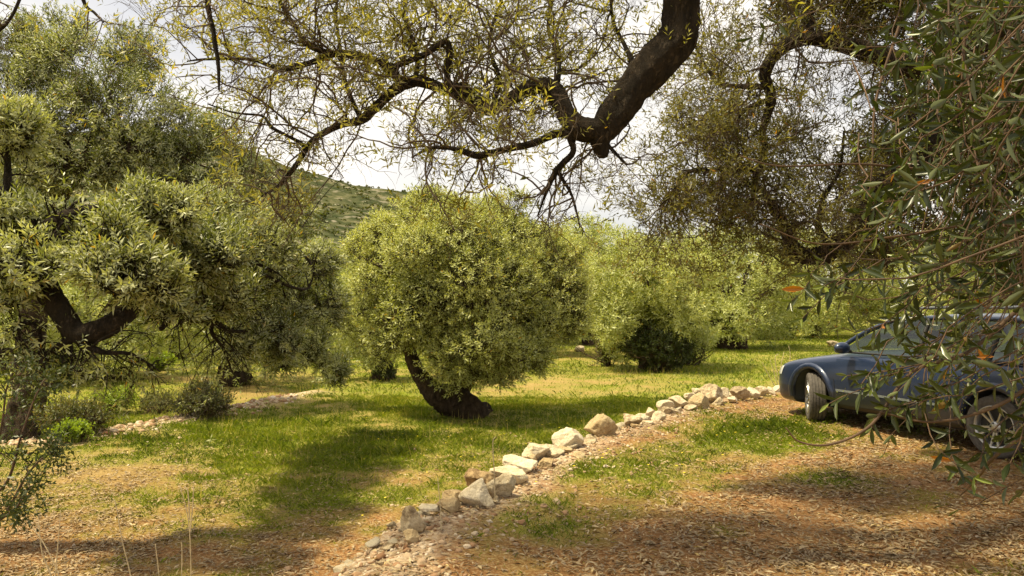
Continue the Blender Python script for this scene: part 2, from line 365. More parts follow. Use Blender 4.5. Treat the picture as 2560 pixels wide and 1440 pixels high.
def ground_material():
    m, n, o = newmat('orchard_ground'); L = n.links.new
    ag = n.nodes.new('ShaderNodeAttribute'); ag.attribute_name = 'grass'; ar = n.nodes.new('ShaderNodeAttribute'); ar.attribute_name = 'gravel'
    t = n.nodes.new('ShaderNodeNewGeometry')
    def noise(s, d=6, r=.6):
        x = n.nodes.new('ShaderNodeTexNoise'); x.inputs['Scale'].default_value = s; x.inputs['Detail'].default_value = d; x.inputs['Roughness'].default_value = r; L(t.outputs['Position'], x.inputs['Vector']); return x
    n1 = noise(1.3); n2 = noise(34, 8, .78); n3 = noise(90, 4, .7)
    soil = ramp(n, [(.25, (.16, .064, .016)), (.5, (.31, .132, .034)), (.75, (.42, .22, .068))]); L(n1.outputs['Fac'], soil.inputs[0])
    litter = ramp(n, [(.38, (.07, .035, .018)), (.5, (.24, .14, .065)), (.6, (.55, .43, .25))]); L(n2.outputs['Fac'], litter.inputs[0])
    m1 = n.nodes.new('ShaderNodeMixRGB'); m1.inputs[0].default_value = .55; L(soil.outputs[0], m1.inputs[1]); L(litter.outputs[0], m1.inputs[2])
    ad_ = n.nodes.new('ShaderNodeAttribute'); ad_.attribute_name = 'dry'
    straw = ramp(n, [(.3, (.21, .165, .045)), (.6, (.39, .31, .11))]); L(n2.outputs['Fac'], straw.inputs[0])
    md_ = n.nodes.new('ShaderNodeMath'); md_.operation = 'MULTIPLY'; md_.inputs[1].default_value = .6; L(ad_.outputs['Fac'], md_.inputs[0]); m1b = n.nodes.new('ShaderNodeMixRGB'); L(md_.outputs[0], m1b.inputs[0]); L(m1.outputs[0], m1b.inputs[1]); L(straw.outputs[0], m1b.inputs[2])
    green = ramp(n, [(.3, (.09, .115, .008)), (.52, (.175, .21, .016)), (.7, (.29, .30, .045))]); L(n3.outputs['Fac'], green.inputs[0])
    gs = n.nodes.new('ShaderNodeMapRange'); gs.inputs['From Min'].default_value = .38; gs.inputs['From Max'].default_value = .60; L(n1.outputs['Fac'], gs.inputs['Value'])
    ggs = n.nodes.new('ShaderNodeMixRGB'); L(gs.outputs[0], ggs.inputs[0]); L(green.outputs[0], ggs.inputs[1]); L(straw.outputs[0], ggs.inputs[2])
    ggm = n.nodes.new('ShaderNodeMixRGB'); ggm.inputs[0].default_value = .5; L(green.outputs[0], ggm.inputs[1]); L(ggs.outputs[0], ggm.inputs[2])
    ad = n.nodes.new('ShaderNodeMath'); ad.operation = 'ADD'; L(ag.outputs['Fac'], ad.inputs[0])
    sb = n.nodes.new('ShaderNodeMath'); sb.operation = 'MULTIPLY_ADD'; sb.inputs[1].default_value = .7; sb.inputs[2].default_value = -.35; L(n2.outputs['Fac'], sb.inputs[0]); L(sb.outputs[0], ad.inputs[1])
    mr = n.nodes.new('ShaderNodeMapRange'); mr.inputs['From Min'].default_value = .15; mr.inputs['From Max'].default_value = .85; L(ad.outputs[0], mr.inputs['Value'])
    m2 = n.nodes.new('ShaderNodeMixRGB'); L(mr.outputs[0], m2.inputs[0]); L(m1b.outputs[0], m2.inputs[1]); L(ggm.outputs[0], m2.inputs[2])
    v = n.nodes.new('ShaderNodeTexVoronoi'); v.inputs['Scale'].default_value = 26; L(t.outputs['Position'], v.inputs['Vector'])
    hs = n.nodes.new('ShaderNodeSeparateColor'); L(v.outputs['Color'], hs.inputs[0])
    stone = ramp(n, [(0, (.30, .20, .12)), (.5, (.50, .40, .28)), (1, (.66, .58, .46))]); L(hs.outputs[0], stone.inputs[0])
    m3 = n.nodes.new('ShaderNodeMixRGB'); sf = n.nodes.new('ShaderNodeMath'); sf.operation = 'MULTIPLY'; sf.inputs[1].default_value = .75; L(ar.outputs['Fac'], sf.inputs[0]); L(sf.outputs[0], m3.inputs[0]); L(m2.outputs[0], m3.inputs[1]); L(stone.outputs[0], m3.inputs[2])
    p = n.nodes.new('ShaderNodeBsdfPrincipled'); p.inputs['Roughness'].default_value = .95; p.inputs['Specular IOR Level'].default_value = .1; L(m3.outputs[0], p.inputs['Base Color'])
    b = n.nodes.new('ShaderNodeBump'); b.inputs['Strength'].default_value = .7; b.inputs['Distance'].default_value = .03; L(n2.outputs['Fac'], b.inputs['Height']); L(b.outputs[0], p.inputs['Normal'])
    L(p.outputs[0], o.inputs[0]); return m
me = mesh_np('ground', np.stack([X, Y, Z], -1), F, ground_material(), {'grass': ('POINT', g_.ravel()), 'gravel': ('POINT', b_.ravel()), 'dry': ('POINT', (sst(7.5, 12, np.hypot(X, Y)) * (wall_s(X, Y) < -.5)).ravel())}, True)
tag(link('ground', me), kind='structure')

# hill far behind the orchard
def hill():
    az = np.linspace(-1100, 2300, 420); k = np.linspace(0, 1, 130)
    A, K = np.meshgrid(az, k)
    ridge = np.interp(A, [-1100, -300, 300, 560, 720, 860, 960, 1050, 1200, 1450, 1800, 2300], [500, 380, 320, 350, 418, 455, 473, 483, 520, 600, 690, 740])
    D = 150 + 330 * K
    q = P(A, ridge, D); base = 1.5
    p = P(A, 745 + 0 * A, D); e = (q[..., 2]) * (K ** .8)
    p[..., 2] = base + np.maximum(e - base, 0) * 1.0
    p[..., 2] += (fbm(p[..., :2] * .03, 3, 5) - .5) * 16 * K * (1 - .75 * K) + (fbm(p[..., :2] * .15, 9, 3) - .5) * 2.6 * K
    p[..., 2] -= (K < .01) * 6
    I = np.arange(A.size).reshape(A.shape); F = np.stack([I[:-1, :-1], I[:-1, 1:], I[1:, 1:], I[1:, :-1]], -1).reshape(-1, 4)
    # back slope so the hill is a body, not a sheet
    m, n, o = newmat('hillside'); L = n.links.new
    g = n.nodes.new('ShaderNodeNewGeometry'); x = n.nodes.new('ShaderNodeTexNoise'); x.inputs['Scale'].default_value = .09; x.inputs['Detail'].default_value = 9; x.inputs['Roughness'].default_value = .68; L(g.outputs['Position'], x.inputs[0])
    mp = n.nodes.new('ShaderNodeMapping'); mp.inputs['Scale'].default_value = (1, 1, 1.3); L(g.outputs['Position'], mp.inputs[0])
    y = n.nodes.new('ShaderNodeTexNoise'); y.inputs['Scale'].default_value = .16; y.inputs['Detail'].default_value = 8; L(mp.outputs[0], y.inputs[0])
    r1 = ramp(n, [(.40, (.034, .044, .020)), (.55, (.075, .080, .038)), (.66, (.15, .135, .075))]); L(x.outputs['Fac'], r1.inputs[0])
    r2 = ramp(n, [(.56, (0, 0, 0)), (.66, (1, 1, 1))]); L(y.outputs['Fac'], r2.inputs[0])
    mm = n.nodes.new('ShaderNodeMixRGB'); L(r2.outputs[0], mm.inputs[0]); L(r1.outputs[0], mm.inputs[1]); mm.inputs[2].default_value = (.20, .18, .13, 1)
    pb = n.nodes.new('ShaderNodeBsdfPrincipled'); pb.inputs['Roughness'].default_value = 1; pb.inputs['Specular IOR Level'].default_value = 0; L(mm.outputs[0], pb.inputs['Base Color']); L(pb.outputs[0], o.inputs[0])
    nb = A.shape[1]; back = p[-1].copy(); back[:, 1] += 260; back[:, 2] = 0
    V = np.concatenate([p.reshape(-1, 3), back]); j = np.arange(nb - 1); t0 = I[-1, :]; t1 = A.size + np.arange(nb)
    F2 = np.stack([t0[:-1], t0[1:], t1[1:], t1[:-1]], -1)
    tag(link('hill', mesh_np('hill', V, np.concatenate([F, F2]), m, None, True)), kind='structure')
    # scrub on the slope
    rng = np.random.default_rng(5); acc = Acc(); idx = rng.integers(0, A.size, 9000)
    idx = idx[(A.ravel()[idx] > 300) & (A.ravel()[idx] < 1500) & (K.ravel()[idx] > .25)]
    c = p.reshape(-1, 3)[idx] + rng.normal(0, 1.2, (len(idx), 3)) * [1, 1, 0]
    keep = fbm(c * .05, 77, 3) > .42; c = c[keep]; s = rng.uniform(.5, 1.5, len(c)) * rng.uniform(.6, 1.3, len(c))
    for k in range(16):
        dr = nrm(rng.normal(size=c.shape)); dr[:, 2] = np.abs(dr[:, 2])
        leaves(acc, c + dr * s[:, None] * .4, dr + rng.normal(0, .5, c.shape), nrm(rng.normal(size=c.shape) + [0, 0, 1]), s * .9, s * .8, np.clip(rng.normal(.3, .2, len(c)), 0, 1))
    tag(link('scrub', acc.mesh('scrub', M_BUSH)), kind='stuff')
hill()

# ------------------------------------------------------------------ crowns
def crown_pts(blobs, N, rng, seed, thr=.36, depth=.38, nfreq=1.7, bump=.30, sub=6):
    """points, outward normals spread over and under the surface of overlapping lobes"""
    B = np.asarray(blobs, float)
    if sub:
        ex = []
        for c in B:
            dd = nrm(rng.normal(size=(sub, 3))); f_ = rng.uniform(.30, .46, (sub, 1))
            ex.append(np.concatenate([c[:3] + dd * c[3:6] * rng.uniform(.62, .88, (sub, 1)), c[3:6] * f_], 1))
        B = np.concatenate([B * np.array([1, 1, 1, .80, .80, .80])] + ex)
    w = (B[:, 3] * B[:, 4] + B[:, 3] * B[:, 5] + B[:, 4] * B[:, 5]); w /= w.sum()
    out_p = []; out_n = []; got = 0
    while got < N:
        M = N * 2; b = rng.choice(len(B), M, p=w); d = nrm(rng.normal(size=(M, 3)))
        r = 1 - depth * rng.random(M) ** 2.0
        r = np.where(rng.random(M) < .09, rng.uniform(1.0, 1.16, M), r); r = r + bump * 1.25 * (fbm(d * 2.3 + b[:, None] * 7.7, seed, 3) - .5) * 2
        p = B[b, :3] + d * B[b, 3:6] * r[:, None]
        q = np.ones(M, bool)
        for i, c in enumerate(B):
            inside = (((p - c[:3]) / c[3:6]) ** 2).sum(-1) < .55
            q &= ~(inside & (b != i) & (rng.random(M) < .9))
        q &= vnoise(p * nfreq, seed + 3) * .6 + vnoise(p * nfreq * 2.7, seed + 9) * .4 > thr
        n = nrm(d / B[b, 3:6])
        out_p.append(p[q]); out_n.append(n[q]); got += q.sum()
        if q.sum() == 0: break
    return np.concatenate(out_p)[:N], np.concatenate(out_n)[:N]
def pb(spec, dr=1.0):
    """lobes given as (px, py, depth, rx px, ry px) -> world ellipsoids"""
    s = np.array(spec, float); c = P(s[:, 0], s[:, 1], s[:, 2]); rx = s[:, 3] / FPX * s[:, 2]; rz = s[:, 4] / FPX * s[:, 2]
    return np.concatenate([c, np.stack([rx, np.maximum(rx, rz) * .85 * dr, rz], 1)], 1)
def auto_lobes(px, top, bot, d, w, rng, n=9):
    L = [(px, (top + bot) / 2 - .03 * (bot - top), d, w * .34, (bot - top) * .40)]
    for i in range(n):
        a = 2 * math.pi * i / n + rng.normal(0, .25)
        L.append((px + math.cos(a) * w * .33, (top + bot) / 2 + math.sin(a) * (bot - top) * .30, d + rng.normal(0, w / FPX * d * .18), w * rng.uniform(.15, .22), (bot - top) * rng.uniform(.16, .24)))
    return L
def foliage(acc, blobs, N, rng, seed, ll=.06, lw=.015, pairs=5, L=.2, up=.5, lens=False, stems=None, vbase=.5, vvar=.16, **k):
    T = [sprig(rng, pairs, L, ll, lw, lens) for _ in range(7)]
    p, nn = crown_pts(blobs, N, rng, seed, **k)
    d = nn * .75 + np.array([0, 0, up]) + rng.normal(0, .45, p.shape)
    v = vbase + (fbm(p * 1.6, seed + 50, 3) - .5) * .8 + rng.normal(0, vvar, len(p))
    put_sprigs(acc, T, p, d, rng.uniform(.7, 1.25, len(p)), rng, v, lens, stems, L)
    return p
def inner_limbs(acc, root, blobs, rng, r0, n2=5):
    """limbs from the head of the trunk into every lobe, forking on the way"""
    for c in blobs:
        mid = root * .5 + c[:3] * .5 + rng.normal(0, .12, 3) * np.linalg.norm(c[:3] - root)
        p, r = limb(acc, [root, mid, c[:3]], [r0, r0 * .55, r0 * .25], m=5, sides=6, knob=.1)
        P1 = np.repeat(p[None], 1, 0); R1 = r[None]
        st, dr, ln, rd = spawn(P1, R1, n2, rng, t0=.3, lf=(.2, .4), rf=.6, up=.3)
        a, b = grow(st, dr, ln, rd, rng); tubes(a, b, 4, acc, .5)
        st, dr, ln, rd = spawn(a, b, 4, rng, lf=(.3, .6), rf=.5, rmin=.004); a, b = grow(st, dr, ln, rd, rng); tubes(a, b, 3, acc, .5)
def tree(label, base, trunks, blobs, N, seed, leafmat, group=None, r_in=.06, stems=True, **k):
    rng = np.random.default_rng(seed); root = empty('olive_tree', base, label, 'tree', group)
    w = Acc()
    for sp in trunks: limb(w, sp[0], sp[1], m=14, sides=36, knob=.36, seed=seed)
    top = np.array(trunks[0][0][-1]); inner_limbs(w, top, blobs, rng, r_in)
    f = Acc(); foliage(f, blobs, N, rng, seed, stems=w if stems else None, **k)
    link('trunk', w.mesh('trunk', M_BARK2, True), root); link('crown', f.mesh('crown', leafmat), root)
    return root

def centre_tree():
    b = ground_hit(1160, 1040); d = proj(b)[2]
    c = P
    t1 = [b + [.12, 0, -.15], *P([1150, 1112, 1075, 1046, 1028, 1018, 1045], [1018, 1000, 975, 935, 890, 850, 780], [d] * 7)]
    t2 = [b + [.1, .1, -.1], *P([1150, 1165, 1190, 1200], [990, 950, 900, 820], [d + .1, d + .2, d + .2, d + .2])]
    r = d / FPX
    bl = pb([(1150, 600, d + .3, 150, 85), (1130, 670, d, 200, 130), (1000, 640, d + .2, 95, 85), (960, 730, d + .2, 85, 95), (1320, 660, d + .8, 100, 90), (1360, 760, d + .6, 95, 85), (1200, 740, d - .6, 150, 120),
             (1060, 770, d - .5, 110, 100), (1200, 850, d - .7, 120, 90), (1010, 830, d - .2, 75, 70), (1310, 850, d + .2, 85, 60), (1130, 905, d - .6, 80, 60), (1240, 920, d - .2, 70, 42), (1085, 540, d + .6, 90, 50), (1200, 545, d + .7, 90, 45),
             (950, 860, d + .6, 70, 60), (900, 640, d + .5, 40, 45), (1425, 620, d + 1, 45, 40), (1075, 505, d + .5, 42, 32), (1275, 520, d + .8, 50, 34), (890, 790, d + .6, 40, 50), (1440, 730, d + 1, 38, 40), (1330, 905, d, 40, 34), (1160, 940, d - .7, 45, 30), (1290, 590, d + .6, 60, 40), (960, 580, d + .6, 50, 40), (1390, 690, d + 1.3, 70, 70), (1420, 800, d + 1.0, 45, 60)])
    root = tree('round silvery green olive tree with leaning dark trunk in the middle of the grass', b,
                [(t1, [52 * r, 44 * r, 34 * r, 27 * r, 19 * r, 15 * r, 13 * r, 10 * r]), (t2, [28 * r, 25 * r, 20 * r, 16 * r, 10 * r])],
                bl, 16000, 11, M_LEAF, ll=.066, lw=.019, r_in=.07, vbase=.68, thr=.35, bump=.36)
    # swollen root foot
    for i, (x, y, rr) in enumerate([(1185, 1022, 26), (1215, 1020, 17), (1130, 1030, 18), (1165, 1008, 24)]):
        w = Acc(); q = ground_hit(x, y + 8); limb(w, [q + [0, 0, -.12], q + [-.02, 0, .05], q + [-.1, .05, rr * r * .9]], [rr * r * 1.2, rr * r, rr * r * .4], m=4, sides=12, knob=.4, seed=i)
        link('root', w.mesh('root', M_BARK2, True), root)
centre_tree()

def left_trees():
    # tall tree behind
    d = 14.5; b = ground_hit(60, 1090); b = np.array([P(60, 800, d)[0], P(60, 800, d)[1], 0.]); b[2] = gz(b[0], b[1]) - .05
    bl = pb([(210, 170, d, 150, 90), (90, 270, d, 150, 110), (300, 280, d - .3, 160, 110), (420, 330, d + .4, 130, 100), (520, 420, d + .2, 110, 90), (180, 380, d - .4, 170, 100), (340, 420, d, 140, 90),
             (60, 420, d - .5, 120, 110), (-80, 300, d, 120, 160), (330, 130, d + .6, 70, 60), (130, 90, d + .6, 90, 60), (560, 330, d + .8, 60, 55), (620, 480, d + .6, 75, 70), (20, 140, d + .3, 80, 80)])
    tree('tallest olive tree at the left edge rising behind the silvery lower boughs', b, [([b, b + [.1, 0, 1.2], P(120, 560, d), P(200, 420, d)], [.34, .26, .19, .12])], bl, 9000, 21, M_LEAFGREY, ll=.075, lw=.02, pairs=5, L=.24, vbase=.36, thr=.42, r_in=.07)
    # near one with the sagging boughs
    Q = .72; qf = lambda x_: float(np.interp(x_, [300, 850], [.70, 1.12])); pbs = lambda L_: pb([(a_, b_, c_ * qf(a_), e_, g_) for a_, b_, c_, e_, g_ in L_]); d = 9.2 * Q; b = np.array([P(-330, 800, d)[0], P(-330, 800, d)[1], 0.]); b[2] = gz(b[0], b[1]) - .05
    bl = pbs([(40, 650, 8.6, 110, 70), (250, 600, 8.8, 130, 70), (380, 540, 9.3, 110, 60), (480, 620, 9.3, 140, 80), (330, 690, 8.6, 130, 60), (560, 560, 10, 110, 70), (640, 650, 10.2, 120, 85), (690, 570, 10.8, 90, 55), (780, 660, 11, 55, 60),
             (560, 740, 9.6, 120, 55), (720, 760, 10.6, 120, 70), (805, 770, 11.2, 50, 60), (660, 840, 10.4, 90, 60), (780, 870, 11, 50, 50), (838, 925, 11.2, 26, 36), (700, 905, 11, 40, 35), (585, 860, 10.2, 60, 45), (-40, 500, 9.2, 60, 60), (430, 780, 9, 60, 30), (90, 560, 9.6, 90, 40), (20, 330, 9.8, 60, 70), (20, 740, 8.8, 40, 25)])
    rng = np.random.default_rng(22)
    root = empty('olive_tree', b, 'broad silvery olive tree on the left with dark boughs sagging above the grass', 'tree')
    w = Acc()
    limb(w, [b, b + [.05, 0, .7], P(-190, 720, d), P(-20, 620, d), P(-20, 480, d)], [.27, .2, .18, .15, .1], m=7, sides=16, knob=.3)
    bows = [[(0, 620, 9.2, .17), (95, 690, 9.1, .15), (140, 765, 9, .14), (190, 832, 8.9, .125), (240, 828, 8.9, .12), (310, 790, 9, .11), (350, 745, 9.1, .10), (400, 700, 9.3, .075), (430, 730, 9.4, .06), (436, 775, 9.4, .05), (405, 820, 9.3, .035)],
            [(400, 700, 9.3, .08), (440, 650, 9.5, .07), (520, 620, 9.8, .05), (640, 640, 10.2, .03)],
            [(436, 770, 9.4, .05), (480, 800, 9.5, .045), (535, 792, 9.6, .04), (530, 830, 9.6, .025), (560, 880, 9.7, .018), (590, 940, 9.8, .008)],
            [(-30, 880, 9, .05), (60, 872, 9, .045), (110, 880, 9, .04), (150, 860, 8.9, .035), (200, 845, 8.9, .05)],
            [(190, 835, 8.9, .06), (250, 880, 8.8, .03), (330, 890, 8.8, .02), (400, 930, 8.8, .008)],
            [(60, 640, 9.2, .12), (130, 560, 9.3, .08), (250, 520, 9.3, .05)], [(530, 800, 9.6, .03), (600, 830, 9.8, .025), (680, 820, 10.2, .02), (760, 850, 10.6, .012)],
            [(110, 880, 9, .03), (95, 820, 9, .02), (60, 800, 9, .015), (20, 850, 9, .008)]]
    Ps = []
    for i, s in enumerate(bows):
        p, r = pxlimb(w, [(a_, b_, c_ * qf(a_), e_ * qf(a_)) for a_, b_, c_, e_ in s], m=6, sides=10, knob=.22, wob=.06, seed=i); Ps.append((p, r))
    f = Acc()
    for p, r in Ps[1:]:
        st, dr, ln, rd = spawn(p[None], r[None], 26, rng, t0=.1, lf=(.2, .6), rf=.35, up=-.25, rmin=.005); ln = np.clip(ln, .25, .9)
        a, c = grow(st, dr, ln, rd, rng, n=7, trop=(0, 0, -.10), wob=.4); tubes(a, c, 4, w, .5)
        st, dr, ln, rd = spawn(a, c, 6, rng, lf=(.3, .7), rf=.5, rmin=.003); a, c = grow(st, dr, ln, rd, rng, trop=(0, 0, -.12)); tubes(a, c, 3, w, .5)
        T = [sprig(rng, 4, .15, .055, .014) for _ in range(4)]; k = rng.random(len(a)) < .5
        put_sprigs(f, T, a[k, -1], a[k, -1] - a[k, -3], rng.uniform(.7, 1.2, k.sum()), rng, rng.normal(.4, .15, k.sum()))
    inner_limbs(w, P(20, 600, 9.4 * Q), bl[[0, 1, 2, 17, 19, 20]], rng, .06); inner_limbs(w, P(520, 620, 9.8 * qf(520)), bl[[3, 5, 6, 7, 8, 9, 10, 11, 12]], rng, .035)
    foliage(f, bl, 8600, rng, 22, ll=.062, lw=.0165, pairs=6, L=.18, stems=w, vbase=.5, thr=.44, up=.5, bump=.48, sub=5, depth=.55, nfreq=2.2)
    link('trunk', w.mesh('trunk', M_BARK, True), root); link('crown', f.mesh('crown', M_LEAFGREY), root)
left_trees()

def far_tree(label, px, by, top, bot, w, seed, N=3600, d=None, mat=None, lean=0, r=.24, sc=1.0, group='olive trees across the grove', vbase=.56, two=False, xo=0, extra=()):
    vbase -= .07
    rng = np.random.default_rng(seed)
    b = ground_hit(px, by)
    if d is not None:
        b = P(px, by, d); b[2] = gz(b[0], b[1])
    d = float(proj(b)[2]); b[2] -= .06
    bl = pb(auto_lobes(px + xo, top, bot, d, w, rng, 11) + [(a_, b_, d + c_, e_, g_) for a_, b_, c_, e_, g_ in extra])
    hd = P(px + xo * .6, bot - (bot - top) * .25, d)
    t = [([b, b * .6 + hd * .4 + [lean, 0, 0], hd], [r * 1.35, r, r * .5])]
    if two: t = [([b + [.15, 0, 0], b * .55 + P(px - two, bot - 20, d) * .45 + [0, 0, .0], P(px - two, bot - 40, d)], [r * 1.3, r * .8, r * .4]), ([b - [.15, 0, 0], b * .5 + P(px + two, bot - 20, d) * .5, P(px + two, bot - 60, d)], [r * 1.2, r * .7, r * .35])]
    s = d / 22 * sc
    return tree(label, b, t, bl, N, seed, mat or M_LEAF, group, stems=False, ll=.085 * s, lw=.026 * s, L=.25 * s, pairs=4, r_in=r * .35, vbase=vbase, nfreq=1.0, thr=.30)
far_tree('olive tree forking low from the grass far left, crown hanging above its fork', 265, 950, 640, 935, 420, 31, two=85, r=.3, N=4800)
far_tree('olive tree with a short leaning trunk behind the twiggy hanging bough left of centre', 600, 962, 640, 950, 430, 32, lean=-.3, N=4800, r=.3)
far_tree('small dark trunked olive tree half hidden behind the left side of the round middle tree', 955, 948, 690, 930, 230, 33, N=2600, r=.26, vbase=.45)
far_tree('olive tree behind the right side of the round middle tree, trunk in deep shade', 1345, 888, 575, 880, 330, 34, N=4200)
far_tree('olive tree shaped like a haystack above dark undergrowth, left of the mound', 1625, 922, 600, 860, 350, 35, N=8500, vbase=.66, extra=[(1530, 790, -1.2, 55, 75), (1500, 700, -.8, 45, 60), (1545, 870, -1.0, 35, 40), (1700, 780, -1.3, 60, 70), (1620, 700, -1.6, 80, 60), (1740, 840, -.6, 45, 40), (1590, 640, -.5, 70, 40)])
far_tree('spreading olive tree with a bulky stump behind the shady grass right of centre', 1830, 872, 570, 866, 420, 36, N=6000, r=.5, vbase=.6)
far_tree('tall pale olive tree rising behind the gap between the middle trees', 1470, 862, 545, 852, 330, 37, N=4600, vbase=.55)
far_tree('olive tree rising behind the bonnet of the blue car', 2040, 845, 560, 842, 340, 38, N=3800, vbase=.62)
far_tree('olive tree rising behind the windscreen of the blue car', 2290, 840, 560, 842, 360, 39, N=3600, vbase=.62)
far_tree('olive tree at the far right edge beyond the rear of the blue car', 2560, 840, 540, 845, 380, 40, N=3600, vbase=.62)
far_tree('olive tree with low crown at the far left edge beyond the dark bush', 20, 925, 660, 920, 340, 41, N=3400, vbase=.45)
far_tree('hazy olive tree between the two left hand trunks in the distance', 440, 895, 640, 890, 280, 42, N=3000, vbase=.6)
far_tree('distant olive tree seen between the left trees and the round middle tree', 780, 892, 610, 888, 300, 43, N=3200, vbase=.6)
far_tree('distant pale crown closing the view behind the round middle tree', 1180, 872, 580, 865, 300, 44, N=2600, vbase=.6)
far_tree('distant olive tree closing the view over the spreading tree', 1700, 846, 570, 838, 320, 45, N=2800, vbase=.6)

for i, (px, top, w_, d_, lab) in enumerate([(1420, 575, 260, 48, 'far olive crown filling the gap right of the round middle tree'), (1620, 590, 280, 50, 'far olive crown behind the haystack shaped tree'), (1850, 600, 280, 52, 'far olive crown right of the bulky stump'), (2060, 590, 280, 50, 'far olive crown seen over the bonnet through the twigs'),
        (2260, 600, 280, 52, 'far olive crown glimpsed through the car windscreen side'), (2460, 590, 300, 50, 'far olive crown behind the broad leaves at the right'), (1000, 600, 260, 50, 'far olive crown left of the round middle tree'), (640, 640, 260, 46, 'far olive crown between the left trunks'), (150, 660, 300, 46, 'far olive crown beyond the dark bush at the left edge')]):
    far_tree(lab, px, 846, top, 862, w_, 60 + i, N=2600, d=d_, vbase=.55, sc=.8)

# ------------------------------------------------------------------ overhead tree (limb across the top)
def thicket(w, f, p, r, n, rng, L=(.5, 1.2), up=.2, side=.6, leaf=.5, lens=False, m2=6, m3=5, trop=(0, 0, .0), T=None, vmean=.5, a=(35, 80), m4=0, r1=.0075, sc=(.6, 1.1)):
    """finer and finer twigs off a limb, leaf sprays on the last of them"""
    idx = rng.integers(0, len(p) - 1, n); g = rng.random((n, 1)); st = p[idx] * (1 - g) + p[idx + 1] * g
    Tn = nrm(p[idx + 1] - p[idx]); rr = nrm(np.cross(Tn, rng.normal(size=(n, 3)))); d = rr + Tn * rng.uniform(-.1, .8, (n, 1)); d[:, 2] += up
    rd = np.minimum(r[idx] * .7, rng.uniform(.6, 1.4, n) * r1)
    A, R = grow(st, d, rng.uniform(*L, n), rd, rng, n=9, wob=.42, trop=trop); tubes(A, R, 5, w, .5)
    st, dr, ln, rd = spawn(A, R, m2, rng, lf=(.3, .6), rf=.6, rmin=.0018, a=a); A2, R2 = grow(st, dr, ln, rd, rng, n=7, wob=.40, trop=trop); tubes(A2, R2, 4, w, .5)
    st, dr, ln, rd = spawn(A2, R2, m3, rng, lf=(.35, .75), rf=.6, rmin=.0013, a=a); A3, R3 = grow(st, dr, ln, rd, rng, n=5, wob=.35, trop=np.array(trop) * 1.5); tubes(A3, R3, 3, w, .5)
    if m4:
        st, dr, ln, rd = spawn(A3, R3, m4, rng, lf=(.5, 1), rf=.7, rmin=.0014, a=a); A4, R4 = grow(st, dr, ln, rd, rng, n=4, wob=.3); tubes(A4, R4, 3, w, .5)
        A3 = np.concatenate([A3[:, :4], A4])
    k = rng.random(len(A3)) < leaf
    e = A3[k]; put_sprigs(f, T, e[:, -1] * .6 + e[:, -2] * .4, e[:, -1] - e[:, -2] + [0, 0, .02], rng.uniform(*sc, k.sum()), rng, rng.normal(vmean, .2, k.sum()), lens)
    return A
